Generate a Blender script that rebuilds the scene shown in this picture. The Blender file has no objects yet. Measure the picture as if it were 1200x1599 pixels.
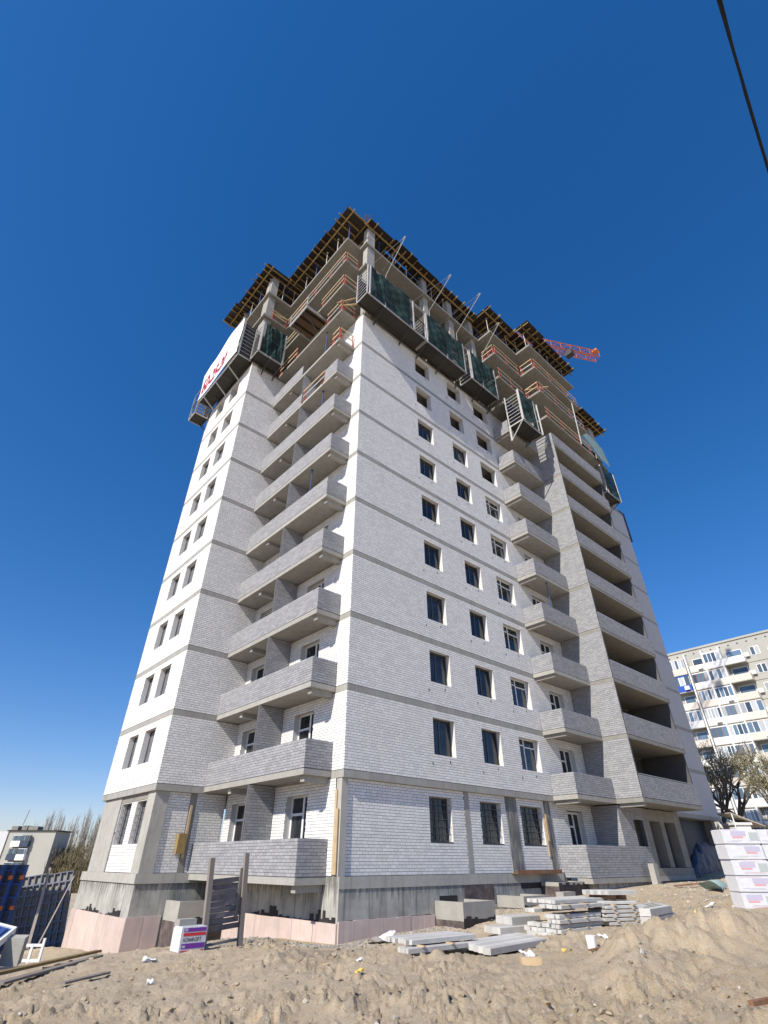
import bpy, math, random
import numpy as np
from mathutils import Vector, Matrix
RN = random.Random(11)
ORD = ['first', 'second', 'third', 'fourth', 'fifth', 'sixth', 'seventh', 'eighth', 'ninth', 'tenth', 'eleventh', 'twelfth']
SC = bpy.context.scene
COL = SC.collection

# ------------------------------------------------------------------ camera, sky, sun, exposure
# World axes: X runs along the long right-hand facade (away from camera), Y along the left-hand facade, Z up.
# z = 0 is the top of the first-floor slab; storeys are 3 m high.
CAM = (-12.251, -15.763, -2.691)
YAW, PITCH, ROLL, FPX = 0.840044, 0.603896, 0.0023989, 791.38
def cam_axes():
    f = np.array([math.cos(YAW)*math.cos(PITCH), math.sin(YAW)*math.cos(PITCH), math.sin(PITCH)])
    r = np.array([math.sin(YAW), -math.cos(YAW), 0.0]); u = np.cross(r, f)
    c, s = math.cos(ROLL), math.sin(ROLL)
    return c*r + s*u, -s*r + c*u, f
cd = bpy.data.cameras.new('camera'); cam = bpy.data.objects.new('camera', cd); COL.objects.link(cam)
r_, u_, f_ = cam_axes()
cam.matrix_world = Matrix(((r_[0], u_[0], -f_[0], CAM[0]), (r_[1], u_[1], -f_[1], CAM[1]), (r_[2], u_[2], -f_[2], CAM[2]), (0, 0, 0, 1)))
cd.sensor_fit = 'HORIZONTAL'; cd.sensor_width = 36; cd.lens = 36*FPX/1200; cd.clip_start = 0.1; cd.clip_end = 6000
SC.camera = cam

LIGHT = Vector((1.0, 0.19, -0.83)).normalized()          # direction the sunlight travels
SUN_EL = math.asin(-LIGHT.z); SUN_ROT = math.atan2(-LIGHT.x, -LIGHT.y)
w = bpy.data.worlds.new('World'); SC.world = w; w.use_nodes = True
nt = w.node_tree; nt.nodes.clear()
sky = nt.nodes.new('ShaderNodeTexSky'); sky.sky_type = 'NISHITA'; sky.sun_disc = False
sky.sun_elevation = SUN_EL; sky.sun_rotation = SUN_ROT
sky.altitude = 100; sky.air_density = 1.0; sky.dust_density = 0.2; sky.ozone_density = 3.8
hs = nt.nodes.new('ShaderNodeHueSaturation'); hs.inputs['Saturation'].default_value = 1.44
bg = nt.nodes.new('ShaderNodeBackground'); bg.inputs['Strength'].default_value = 0.113
wo = nt.nodes.new('ShaderNodeOutputWorld')
gm = nt.nodes.new('ShaderNodeGamma'); gm.inputs['Gamma'].default_value = 0.82
nt.links.new(sky.outputs[0], gm.inputs['Color']); nt.links.new(gm.outputs[0], hs.inputs['Color']); tn = nt.nodes.new('ShaderNodeVectorMath'); tn.operation = 'MULTIPLY'; tn.inputs[1].default_value = (0.90, 0.835, 1.0)
nt.links.new(hs.outputs[0], tn.inputs[0]); nt.links.new(tn.outputs[0], bg.inputs[0]); nt.links.new(bg.outputs[0], wo.inputs[0])
sl = bpy.data.lights.new('sun', 'SUN'); sl.energy = 3.45; sl.angle = math.radians(0.5); sl.color = (1.0, 0.93, 0.82)
so = bpy.data.objects.new('sun', sl); COL.objects.link(so); so.location = (-30, -10, 40)
so.rotation_euler = LIGHT.to_track_quat('-Z', 'Y').to_euler()
vs = SC.view_settings; vs.view_transform = 'Standard'; vs.look = 'None'; vs.gamma = 1.0; vs.use_curve_mapping = False
vs.exposure = 0.76
SC.cycles.max_bounces = 6; SC.cycles.diffuse_bounces = 2

# ------------------------------------------------------------------ materials
def mat(name, col, rough=0.8, vary=0.0, nscale=2.0, namt=0.0, col2=None, bump=0.0, bscale=30.0, stretch=1.0, metal=0.0, spec=0.3, streak=0.0):
    """vary: brightness spread between separate pieces; namt: mix towards col2 by noise; streak: vertical run marks"""
    m = bpy.data.materials.new(name); m.use_nodes = True; t = m.node_tree; N = t.nodes; Lk = t.links
    b = N['Principled BSDF']; b.inputs['Roughness'].default_value = rough; b.inputs['Metallic'].default_value = metal
    b.inputs['Specular IOR Level'].default_value = spec
    tc = N.new('ShaderNodeTexCoord'); out = None
    base = N.new('ShaderNodeRGB'); base.outputs[0].default_value = (*col, 1); cur = base.outputs[0]
    if namt:
        mp = N.new('ShaderNodeMapping'); mp.inputs['Scale'].default_value = (1, 1, stretch); Lk.new(tc.outputs['Object'], mp.inputs[0])
        n1 = N.new('ShaderNodeTexNoise'); n1.inputs['Scale'].default_value = nscale; n1.inputs['Detail'].default_value = 8; n1.inputs['Roughness'].default_value = 0.65
        Lk.new(mp.outputs[0], n1.inputs['Vector'])
        rp = N.new('ShaderNodeMapRange'); rp.inputs['From Min'].default_value = 0.38; rp.inputs['From Max'].default_value = 0.66; rp.inputs['To Max'].default_value = namt
        Lk.new(n1.outputs[0], rp.inputs['Value'])
        mx = N.new('ShaderNodeMix'); mx.data_type = 'RGBA'; Lk.new(rp.outputs[0], mx.inputs[0]); Lk.new(cur, mx.inputs[6]); mx.inputs[7].default_value = (*(col2 or tuple(c*0.5 for c in col)), 1)
        cur = mx.outputs[2]
    if streak:
        mp = N.new('ShaderNodeMapping'); mp.inputs['Scale'].default_value = (3.0, 3.0, 0.16); Lk.new(tc.outputs['Object'], mp.inputs[0])
        n1 = N.new('ShaderNodeTexNoise'); n1.inputs['Scale'].default_value = 2.2; n1.inputs['Detail'].default_value = 6; Lk.new(mp.outputs[0], n1.inputs['Vector'])
        rp = N.new('ShaderNodeMapRange'); rp.inputs['From Min'].default_value = 0.52; rp.inputs['From Max'].default_value = 0.72; rp.inputs['To Max'].default_value = streak
        Lk.new(n1.outputs[0], rp.inputs['Value'])
        mx = N.new('ShaderNodeMix'); mx.data_type = 'RGBA'; Lk.new(rp.outputs[0], mx.inputs[0]); Lk.new(cur, mx.inputs[6]); mx.inputs[7].default_value = (*tuple(c*0.35 for c in col), 1)
        cur = mx.outputs[2]
    if vary:
        g = N.new('ShaderNodeNewGeometry'); oi = N.new('ShaderNodeObjectInfo')
        ad = N.new('ShaderNodeMath'); ad.operation = 'ADD'; Lk.new(g.outputs['Random Per Island'], ad.inputs[0]); Lk.new(oi.outputs['Random'], ad.inputs[1])
        fr = N.new('ShaderNodeMath'); fr.operation = 'FRACT'; Lk.new(ad.outputs[0], fr.inputs[0])
        mr = N.new('ShaderNodeMapRange'); mr.inputs['To Min'].default_value = 1-vary; mr.inputs['To Max'].default_value = 1+vary*0.7; Lk.new(fr.outputs[0], mr.inputs['Value'])
        sc = N.new('ShaderNodeVectorMath'); sc.operation = 'SCALE'; Lk.new(cur, sc.inputs[0]); Lk.new(mr.outputs[0], sc.inputs['Scale']); cur = sc.outputs[0]
    Lk.new(cur, b.inputs['Base Color'])
    if bump:
        nb = N.new('ShaderNodeTexNoise'); nb.inputs['Scale'].default_value = bscale; nb.inputs['Detail'].default_value = 6; Lk.new(tc.outputs['Object'], nb.inputs['Vector'])
        bp = N.new('ShaderNodeBump'); bp.inputs['Strength'].default_value = bump; bp.inputs['Distance'].default_value = 0.02
        Lk.new(nb.outputs[0], bp.inputs['Height']); Lk.new(bp.outputs[0], b.inputs['Normal'])
    return m
M = {}
M['wbrick'] = mat('white_silicate_brick', (0.79, 0.78, 0.76), 0.85, vary=0.095, nscale=0.45, namt=0.25, col2=(0.66, 0.65, 0.625), streak=0.08)
M['gbrick'] = mat('grey_block_brick', (0.315, 0.318, 0.335), 0.85, vary=0.15, nscale=1.5, namt=0.35, col2=(0.36, 0.36, 0.365))
M['mortar'] = mat('mortar', (0.085, 0.085, 0.09), 0.95, nscale=3, namt=0.4)
M['mortar_g'] = mat('pale_mortar', (0.12, 0.12, 0.13), 0.95, nscale=3, namt=0.4)
M['reveal'] = mat('whitened_reveal', (0.66, 0.65, 0.63), 0.85, nscale=5, namt=0.3, col2=(0.5, 0.5, 0.48))
M['conc'] = mat('concrete', (0.27, 0.26, 0.235), 0.9, nscale=1.6, namt=0.6, col2=(0.18, 0.17, 0.15), bump=0.25, bscale=25)
M['conc_b'] = mat('slab_edge_concrete', (0.37, 0.36, 0.335), 0.9, nscale=1.6, namt=0.6, col2=(0.26, 0.25, 0.225), bump=0.25, bscale=25, streak=0.3)
M['conc_p'] = mat('pillar_concrete', (0.43, 0.42, 0.385), 0.9, nscale=1.8, namt=0.6, col2=(0.32, 0.31, 0.275), bump=0.25, bscale=25, streak=0.35)
M['lintel'] = mat('precast_concrete', (0.52, 0.51, 0.485), 0.9, vary=0.16, nscale=3.5, namt=0.6, col2=(0.38, 0.37, 0.345), bump=0.4, bscale=35)
M['dblock'] = mat('shade_darkened_block', (0.125, 0.125, 0.13), 0.9, vary=0.2, nscale=1.5, namt=0.4)  # block tone darkened to paint the deep shade inside the loggias
M['conc_l'] = mat('pale_concrete', (0.37, 0.36, 0.33), 0.9, vary=0.10, nscale=2.5, namt=0.5, col2=(0.25, 0.24, 0.22), bump=0.3, bscale=30)
M['conc_s'] = mat('stained_concrete', (0.44, 0.435, 0.40), 0.9, nscale=1.2, namt=0.6, col2=(0.155, 0.15, 0.135), bump=0.3, bscale=20, streak=0.75)
M['plaster'] = mat('grey_render', (0.50, 0.50, 0.50), 0.9, nscale=0.6, namt=0.35, col2=(0.42, 0.42, 0.42))
M['pink'] = mat('pink_foam_board', (0.60, 0.485, 0.44), 0.9, vary=0.10, nscale=1.5, namt=0.6, col2=(0.45, 0.37, 0.33), streak=0.25)
M['bitumen_and_shade'] = mat('bitumen_and_shade', (0.022, 0.020, 0.022), 0.6, nscale=3, namt=0.6, col2=(0.06, 0.05, 0.05), bump=0.3, bscale=12)
M['bit_worn_shade'] = mat('worn_bitumen_and_shade', (0.07, 0.055, 0.055), 0.8, nscale=3, namt=0.8, col2=(0.18, 0.15, 0.14))
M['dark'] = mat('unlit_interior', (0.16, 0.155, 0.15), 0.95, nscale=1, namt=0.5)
M['glass'] = mat('tinted_glass', (0.010, 0.012, 0.018), 0.05, nscale=1.3, namt=0.8, col2=(0.05, 0.055, 0.06), spec=0.55, vary=0.5)
M['glass_l'] = mat('filmed_glass', (0.16, 0.165, 0.18), 0.12, nscale=2.5, namt=0.7, col2=(0.09, 0.09, 0.11), spec=0.8)
M['pvc'] = mat('white_pvc', (0.82, 0.82, 0.81), 0.35, nscale=4, namt=0.15)
M['gframe'] = mat('graphite_frame', (0.075, 0.08, 0.09), 0.4)
M['steel'] = mat('galvanised_steel', (0.50, 0.50, 0.49), 0.5, vary=0.15, nscale=6, namt=0.5, col2=(0.30, 0.29, 0.27), metal=0.3)
M['dsteel'] = mat('dark_steel', (0.040, 0.040, 0.039), 0.6, vary=0.25, nscale=6, namt=0.5, col2=(0.075, 0.065, 0.055))
M['red'] = mat('red_paint', (0.48, 0.075, 0.05), 0.5, vary=0.25, nscale=8, namt=0.4, col2=(0.33, 0.10, 0.07))
M['orange'] = mat('crane_orange', (0.62, 0.16, 0.03), 0.5, vary=0.1)
M['bluep'] = mat('blue_paint', (0.025, 0.07, 0.27), 0.5, vary=0.1, nscale=5, namt=0.5, col2=(0.06, 0.10, 0.20))
M['ywood'] = mat('yellow_formwork_wood', (0.34, 0.235, 0.085), 0.7, vary=0.5, nscale=5, namt=0.7, col2=(0.19, 0.135, 0.075))
M['wood'] = mat('fresh_timber', (0.58, 0.44, 0.27), 0.8, vary=0.2, nscale=3, namt=0.5, col2=(0.40, 0.29, 0.17))
M['owood'] = mat('weathered_timber', (0.30, 0.265, 0.235), 0.9, vary=0.25, nscale=3, namt=0.6, col2=(0.17, 0.15, 0.13), stretch=0.2, bump=0.4)
M['dwood'] = mat('dark_boards', (0.20, 0.185, 0.19), 0.85, vary=0.3, nscale=3, namt=0.6, col2=(0.08, 0.07, 0.08), bump=0.4)
M['ply'] = mat('film_faced_plywood', (0.026, 0.019, 0.015), 0.5, vary=0.4, nscale=2, namt=0.5, col2=(0.055, 0.038, 0.026))
M['ply_l'] = mat('bare_plywood', (0.15, 0.095, 0.06), 0.7, vary=0.2, nscale=2, namt=0.5, col2=(0.15, 0.10, 0.06))
M['net'] = mat('green_shade_net', (0.016, 0.036, 0.036), 1.0, spec=0.0, nscale=1.2, namt=0.8, col2=(0.045, 0.080, 0.078))
M['banner'] = mat('white_banner_cloth', (0.83, 0.84, 0.86), 0.7, nscale=1.0, namt=0.2, col2=(0.70, 0.72, 0.76))
M['redink'] = mat('red_print', (0.40, 0.012, 0.03), 0.6)
M['ink'] = mat('dark_print', (0.03, 0.03, 0.035), 0.6)
M['purple'] = mat('purple_print', (0.18, 0.045, 0.32), 0.5)
M['purple_l'] = mat('faded_purple_print', (0.48, 0.45, 0.57), 0.4)
M['red_l'] = mat('faded_red_print', (0.64, 0.34, 0.38), 0.4)
M['grey_l'] = mat('faded_grey_print', (0.42, 0.46, 0.45), 0.4)
M['redbox'] = mat('red_label_print', (0.62, 0.04, 0.05), 0.5)
M['wrap'] = mat('white_stretch_film', (0.66, 0.665, 0.68), 0.3, nscale=3, namt=0.4, col2=(0.50, 0.52, 0.57), bump=0.5, bscale=9)
M['rust'] = mat('rusty_steel', (0.20, 0.095, 0.05), 0.8, nscale=6, namt=0.6, col2=(0.33, 0.20, 0.13))
M['rebar'] = mat('rebar_steel', (0.16, 0.10, 0.08), 0.8)
M['cable'] = mat('black_cable', (0.012, 0.012, 0.014), 0.6)
M['panelply'] = mat('grey_panel_skin', (0.36, 0.34, 0.30), 0.8, vary=0.25, nscale=3, namt=0.6, col2=(0.22, 0.21, 0.19))
M['panelrib'] = mat('blue_grey_rib', (0.17, 0.19, 0.26), 0.6, nscale=5, namt=0.5, col2=(0.33, 0.33, 0.36))
M['membrane_and_shade'] = mat('blue_membrane_and_shade', (0.035, 0.055, 0.10), 0.5, nscale=1.5, namt=0.7, col2=(0.07, 0.085, 0.11), bump=0.8, bscale=6)  # tone darkened to hold the deep shade on the heap
M['blockwall'] = mat('panel_wall', (0.42, 0.415, 0.375), 0.9, nscale=0.25, namt=0.4, col2=(0.34, 0.335, 0.30))
M['wpanel'] = mat('white_cladding', (0.78, 0.78, 0.76), 0.7, vary=0.06)
M['cream'] = mat('cream_cladding', (0.66, 0.60, 0.53), 0.8, vary=0.1)
M['bluecl'] = mat('blue_cladding', (0.03, 0.09, 0.42), 0.6)
M['bglass'] = mat('window_glass', (0.10, 0.15, 0.21), 0.08, vary=0.6, spec=0.8)
M['curtain'] = mat('curtained_glass', (0.42, 0.45, 0.47), 0.15, vary=0.25, spec=0.6)
M['bark'] = mat('bark', (0.10, 0.085, 0.07), 0.9)
M['twig'] = mat('grey_twigs', (0.36, 0.32, 0.27), 0.9, vary=0.3)
M['twig_d'] = mat('dark_twigs', (0.20, 0.17, 0.13), 0.9, vary=0.4)
M['bud'] = mat('spring_leaf', (0.30, 0.285, 0.14), 0.8, vary=0.3)
M['bush'] = mat('brown_thicket', (0.20, 0.165, 0.095), 0.9, vary=0.5)
M['white_rag'] = mat('white_plastic', (0.80, 0.80, 0.80), 0.5)
M['yellow'] = mat('yellow_foam', (0.72, 0.50, 0.13), 0.8)
M['teal'] = mat('pale_green_sheet', (0.27, 0.38, 0.37), 0.7, nscale=2, namt=0.5)
M['stone'] = mat('stones', (0.40, 0.375, 0.33), 0.9, vary=0.3)
M['gravel'] = mat('grey_gravel', (0.32, 0.31, 0.285), 0.9, vary=0.35)
M['roofing'] = mat('roof_sheet', (0.50, 0.44, 0.36), 0.8, nscale=2, namt=0.4)

def drip_stains(m, ztop, depth):
    t = m.node_tree; N = t.nodes; Lk = t.links; b = N['Principled BSDF']; src = b.inputs['Base Color'].links[0].from_socket
    tc = N.new('ShaderNodeTexCoord'); mp = N.new('ShaderNodeMapping'); mp.inputs['Scale'].default_value = (4.5, 4.5, .5); Lk.new(tc.outputs['Object'], mp.inputs[0])
    n = N.new('ShaderNodeTexNoise'); n.inputs['Scale'].default_value = 1.6; n.inputs['Detail'].default_value = 7; n.inputs['Roughness'].default_value = .7; Lk.new(mp.outputs[0], n.inputs['Vector'])
    sx = N.new('ShaderNodeSeparateXYZ'); Lk.new(tc.outputs['Object'], sx.inputs[0])
    h = N.new('ShaderNodeMapRange'); h.inputs['From Min'].default_value = ztop-depth; h.inputs['From Max'].default_value = ztop; Lk.new(sx.outputs[2], h.inputs['Value'])
    ad = N.new('ShaderNodeMath'); ad.operation = 'MULTIPLY_ADD'; Lk.new(h.outputs[0], ad.inputs[0]); ad.inputs[1].default_value = .30; Lk.new(n.outputs[0], ad.inputs[2])
    r = N.new('ShaderNodeMapRange'); r.inputs['From Min'].default_value = .68; r.inputs['From Max'].default_value = .84; r.inputs['To Max'].default_value = .8; Lk.new(ad.outputs[0], r.inputs['Value'])
    mx = N.new('ShaderNodeMix'); mx.data_type = 'RGBA'; Lk.new(r.outputs[0], mx.inputs[0]); Lk.new(src, mx.inputs[6]); mx.inputs[7].default_value = (.10, .10, .095, 1); Lk.new(mx.outputs[2], b.inputs['Base Color'])
drip_stains(M['conc_s'], 1.35, .75)
def soil_material():
    m = bpy.data.materials.new('soil'); m.use_nodes = True; t = m.node_tree; N = t.nodes; Lk = t.links; b = N['Principled BSDF']
    b.inputs['Roughness'].default_value = 0.95; b.inputs['Specular IOR Level'].default_value = 0.15
    tc = N.new('ShaderNodeTexCoord')
    def noise(s, d=8, r=0.6):
        n = N.new('ShaderNodeTexNoise'); n.inputs['Scale'].default_value = s; n.inputs['Detail'].default_value = d; n.inputs['Roughness'].default_value = r
        Lk.new(tc.outputs['Object'], n.inputs['Vector']); return n.outputs[0]
    def ramp(v, a, b_): 
        r = N.new('ShaderNodeMapRange'); r.inputs['From Min'].default_value = a; r.inputs['From Max'].default_value = b_; Lk.new(v, r.inputs['Value']); return r.outputs[0]
    def mix(f, c1, c2):
        x = N.new('ShaderNodeMix'); x.data_type = 'RGBA'; Lk.new(f, x.inputs[0])
        for i, c in ((6, c1), (7, c2)):
            if isinstance(c, tuple): x.inputs[i].default_value = (*c, 1)
            else: Lk.new(c, x.inputs[i])
        return x.outputs[2]
    c = mix(ramp(noise(0.35), 0.40, 0.62), (0.64, 0.505, 0.34), (0.57, 0.465, 0.335))
    sx = N.new('ShaderNodeSeparateXYZ'); Lk.new(tc.outputs['Object'], sx.inputs[0])
    c = mix(ramp(noise(0.22, 4), 0.46, 0.60), c, (0.53, 0.42, 0.275))
    c = mix(ramp(noise(1.6), 0.45, 0.70), c, (0.45, 0.375, 0.28))
    c = mix(ramp(noise(0.55, 6, .7), 0.54, 0.66), c, (0.37, 0.30, 0.215))
    c = mix(ramp(noise(11, 6), 0.50, 0.72), c, (0.58, 0.51, 0.40))
    c = mix(ramp(noise(45, 3), 0.60, 0.70), c, (0.24, 0.205, 0.165))
    Lk.new(c, b.inputs['Base Color'])
    ad = N.new('ShaderNodeMath'); ad.operation = 'ADD'; Lk.new(noise(9, 8, 0.7), ad.inputs[0]); Lk.new(noise(38, 6, 0.7), ad.inputs[1])
    bp = N.new('ShaderNodeBump'); bp.inputs['Strength'].default_value = 0.9; bp.inputs['Distance'].default_value = 0.06
    Lk.new(ad.outputs[0], bp.inputs['Height']); Lk.new(bp.outputs[0], b.inputs['Normal'])
    return m
M['soil'] = soil_material()
def see_through(m, a0, a1, sc):
    t = m.node_tree; N = t.nodes; n = N.new('ShaderNodeTexNoise'); n.inputs['Scale'].default_value = sc; n.inputs['Detail'].default_value = 4
    tc = N.new('ShaderNodeTexCoord'); t.links.new(tc.outputs['Object'], n.inputs['Vector']); r = N.new('ShaderNodeMapRange'); r.inputs['From Min'].default_value = .35; r.inputs['From Max'].default_value = .65
    r.inputs['To Min'].default_value = a0; r.inputs['To Max'].default_value = a1; t.links.new(n.outputs[0], r.inputs['Value']); t.links.new(r.outputs[0], N['Principled BSDF'].inputs['Alpha'])
see_through(M['net'], 0.80, 1.0, 1.1)

# ------------------------------------------------------------------ helpers
ORG = {}
class MB:
    def __init__(s): s.v = []; s.f = []; s.m = []
    def add(s, verts, faces, mi=0):
        n = len(s.v); s.v += [tuple(map(float, p)) for p in verts]; s.f += [tuple(i+n for i in f) for f in faces]; s.m += [mi]*len(faces); return s
    HEX = [(0, 3, 2, 1), (4, 5, 6, 7), (0, 1, 5, 4), (1, 2, 6, 5), (2, 3, 7, 6), (3, 0, 4, 7)]
    def box(s, x0, x1, y0, y1, z0, z1, mi=0):
        return s.add([(x0, y0, z0), (x1, y0, z0), (x1, y1, z0), (x0, y1, z0), (x0, y0, z1), (x1, y0, z1), (x1, y1, z1), (x0, y1, z1)], s.HEX, mi)
    def fbox(s, o, u, v, n, u0, u1, v0, v1, n0, n1, mi=0):
        """box in a local frame o,u,v,n"""
        o = np.array(o, float); u = np.array(u, float); v = np.array(v, float); n = np.array(n, float)
        P = [o+u*a+v*b+n*c for c in (n0, n1) for (a, b) in ((u0, v0), (u1, v0), (u1, v1), (u0, v1))]
        F = s.HEX if np.dot(np.cross(u, v), n) > 0 else [f[::-1] for f in s.HEX]
        return s.add(P, F, mi)
    def bar(s, p, q, wd, ht, up=(0, 0, 1), mi=0):
        p = np.array(p, float); q = np.array(q, float); d = q-p; L = np.linalg.norm(d); d /= L
        up = np.array(up, float); x = np.cross(d, up)
        if np.linalg.norm(x) < 1e-6: x = np.cross(d, (1, 0, 0))
        x /= np.linalg.norm(x); y = np.cross(x, d)
        return s.fbox(p, x, y, d, -wd/2, wd/2, -ht/2, ht/2, 0, L, mi)
    def ibeam(s, p, q, wd=0.07, ht=0.17, mi=0):
        s.bar(np.add(p, (0, 0, ht/2-0.02)), np.add(q, (0, 0, ht/2-0.02)), wd, 0.04, mi=mi)
        s.bar(np.add(p, (0, 0, -ht/2+0.02)), np.add(q, (0, 0, -ht/2+0.02)), wd, 0.04, mi=mi)
        return s.bar(p, q, 0.03, ht-0.081, mi=mi)
    def tube(s, pts, r, n=6, mi=0, cap=True):
        pts = [np.array(p, float) for p in pts]; rs = r if isinstance(r, (list, tuple)) else [r]*len(pts); base = len(s.v); px = None
        for i, p in enumerate(pts):
            d = pts[min(i+1, len(pts)-1)]-pts[max(i-1, 0)]; d /= (np.linalg.norm(d)+1e-12)
            if px is None:
                a = np.array((0, 0, 1.0)) if abs(d[2]) < 0.9 else np.array((1.0, 0, 0)); px = np.cross(d, a)
            px = px-d*np.dot(px, d); px /= np.linalg.norm(px); py = np.cross(d, px)
            for k in range(n):
                t = 2*math.pi*k/n; s.v.append(tuple(p+rs[i]*(math.cos(t)*px+math.sin(t)*py)))
        for i in range(len(pts)-1):
            for k in range(n):
                a = base+i*n+k; b = base+i*n+(k+1) % n; s.f.append((a, b, b+n, a+n)); s.m.append(mi)
        if cap:
            s.f.append(tuple(base+k for k in range(n))[::-1]); s.m.append(mi)
            s.f.append(tuple(base+(len(pts)-1)*n+k for k in range(n))); s.m.append(mi)
        return s
    def prism(s, poly, z0, z1, mi=0):
        n = len(poly); A = sum(poly[i][0]*poly[(i+1) % n][1]-poly[(i+1) % n][0]*poly[i][1] for i in range(n))
        if A < 0: poly = poly[::-1]
        V = [(x, y, z0) for x, y in poly]+[(x, y, z1) for x, y in poly]
        F = [tuple(range(n))[::-1], tuple(range(n, 2*n))]+[(i, (i+1) % n, n+(i+1) % n, n+i) for i in range(n)]
        return s.add(V, F, mi)
    def sheet(s, fn, nu, nv, mi=0):
        base = len(s.v)
        for j in range(nv+1):
            for i in range(nu+1): s.v.append(tuple(map(float, fn(i/nu, j/nv))))
        for j in range(nv):
            for i in range(nu):
                a = base+j*(nu+1)+i; s.f.append((a, a+1, a+nu+2, a+nu+1)); s.m.append(mi)
        return s
    def build(s, name, mats, parent=None, org=None, smooth=False):
        if not isinstance(mats, (list, tuple)): mats = [mats]
        o_ = ORG[parent.name] if parent else Vector(org if org else (0, 0, 0))
        if parent is None and org is None:
            a = np.array(s.v); o_ = Vector(((a[:, 0].min()+a[:, 0].max())/2, (a[:, 1].min()+a[:, 1].max())/2, a[:, 2].min()))
        me = bpy.data.meshes.new(name)
        me.from_pydata([(x-o_[0], y-o_[1], z-o_[2]) for x, y, z in s.v], [], s.f)
        for mm in mats: me.materials.append(M[mm])
        if len(mats) > 1: me.polygons.foreach_set('material_index', s.m)
        if smooth: me.polygons.foreach_set('use_smooth', [True]*len(me.polygons))
        me.update()
        o = bpy.data.objects.new(name, me); COL.objects.link(o)
        if parent: o.parent = parent
        else: o.location = o_
        ORG[o.name] = o_.copy(); return o
def tag(o, label=None, cat=None, group=None, kind=None):
    if label: o['label'] = label
    if cat: o['category'] = cat
    if group: o['group'] = group
    if kind: o['kind'] = kind
    elif cat: o['kind'] = 'thing'
    return o
def thing(name, label, cat, loc, group=None):
    o = bpy.data.objects.new(name, None); COL.objects.link(o); o.location = loc; o.empty_display_size = 0.2
    ORG[o.name] = Vector(loc); return tag(o, label, cat, group)
def empty_part(name, parent, loc):
    o = bpy.data.objects.new(name, None); COL.objects.link(o); o.parent = parent; o.location = Vector(loc)-ORG[parent.name]; o.empty_display_size = 0.2
    ORG[o.name] = Vector(loc); return o
def dup(o, parent, off=(0, 0, 0), top=True):
    c = o.copy(); COL.objects.link(c)
    if top: c.location = Vector(o.location)+Vector(off)
    c.parent = parent
    ORG[c.name] = ORG[o.name]+Vector(off)
    for ch in [x for x in o.children]: dup(ch, c, off, False)
    return c
def text_mesh(body, size, mapfn, name, material, parent, xs=1.0, bold=0.0):
    """flat lettering: mapfn turns (x, y) of the written line into a world point"""
    cu = bpy.data.curves.new(name, 'FONT'); cu.body = body; cu.size = size; cu.offset = bold; cu.resolution_u = 3
    ob = bpy.data.objects.new(name, cu); COL.objects.link(ob)
    dg = bpy.context.evaluated_depsgraph_get(); me = bpy.data.meshes.new_from_object(ob.evaluated_get(dg))
    bpy.data.objects.remove(ob); bpy.data.curves.remove(cu)
    O = ORG[parent.name]
    for v in me.vertices:
        p = mapfn(v.co.x*xs, v.co.y); v.co = (p[0]-O[0], p[1]-O[1], p[2]-O[2])
    me.materials.clear(); me.materials.append(M[material])
    o = bpy.data.objects.new(name, me); COL.objects.link(o); o.parent = parent; ORG[o.name] = O.copy(); return o

# value noise for the terrain
def hash2(ix, iy, seed):
    n = (ix.astype(np.int64)*374761393+iy.astype(np.int64)*668265263+seed*974634777) & 0x7fffffff
    n = ((n ^ (n >> 13))*1274126177) & 0x7fffffff
    return ((n ^ (n >> 16)) & 0xffff)/65535.0
def vnoise(x, y, seed=0):
    ix = np.floor(x); iy = np.floor(y); fx = x-ix; fy = y-iy; fx = fx*fx*(3-2*fx); fy = fy*fy*(3-2*fy)
    a = hash2(ix, iy, seed); b = hash2(ix+1, iy, seed); c = hash2(ix, iy+1, seed); d = hash2(ix+1, iy+1, seed)
    return (a*(1-fx)+b*fx)*(1-fy)+(c*(1-fx)+d*fx)*fy
def fbm(x, y, sc, octs, seed=0, gain=0.5):
    s = 0; a = 1; t = 0
    for i in range(octs):
        s = s+a*(vnoise(x*sc+i*17.3, y*sc-i*9.1, seed+i)-0.5); t += a; a *= gain; sc *= 2.03
    return s/t*2

# ------------------------------------------------------------------ ground
GP = np.array([(-12.25, -15.76, -4.3), (-6.2, -9, -4.40), (-9.9, -5.8, -4.42), (-9, -2, -4.6), (-6.2, 2.3, -4.78), (-5, 0, -4.58), (-3.8, 1.0, -4.65), (-2, -4, -4.42),
               (0, -.4, -4.74), (1.65, -.4, -4.64), (4.3, -.4, -4.55), (-1, 4, -4.95), (-2.5, 8, -5.35), (-3.6, 8.6, -5.47), (-3.6, 14.5, -5.8), (-7, 10, -5.6), (2, -5, -4.60), (6, -5.5, -4.27), (3.8, -5, -4.40), (8, -6.2, -4.24), (-.4, -4, -4.58), (6, -3, -4.42),
               (8, -2.5, -4.1), (11, -2, -3.95), (14, -3, -3.68), (21, -2.5, -3.52), (30, -3, -3.5), (8, -9, -3.88), (14, -6, -3.55), (-2.5, -12.3, -4.2), (3, -12, -3.95), (10, -14, -3.8), (35, -10, -3.35),
               (45, 0, -3.1), (45, -20, -3.2), (-14, 14, -6.0), (-5, 22, -6.4), (10, 25, -6.5), (-20, -5, -4.5), (-25, -20, -4.3), (10, -30, -3.9), (30, 10, -4.5)], float)
def tps_k(r): return np.where(r > 1e-9, r*r*np.log(r+1e-12), 0.0)
_n = len(GP); _D = np.hypot(GP[:, 0][:, None]-GP[:, 0], GP[:, 1][:, None]-GP[:, 1])
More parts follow.
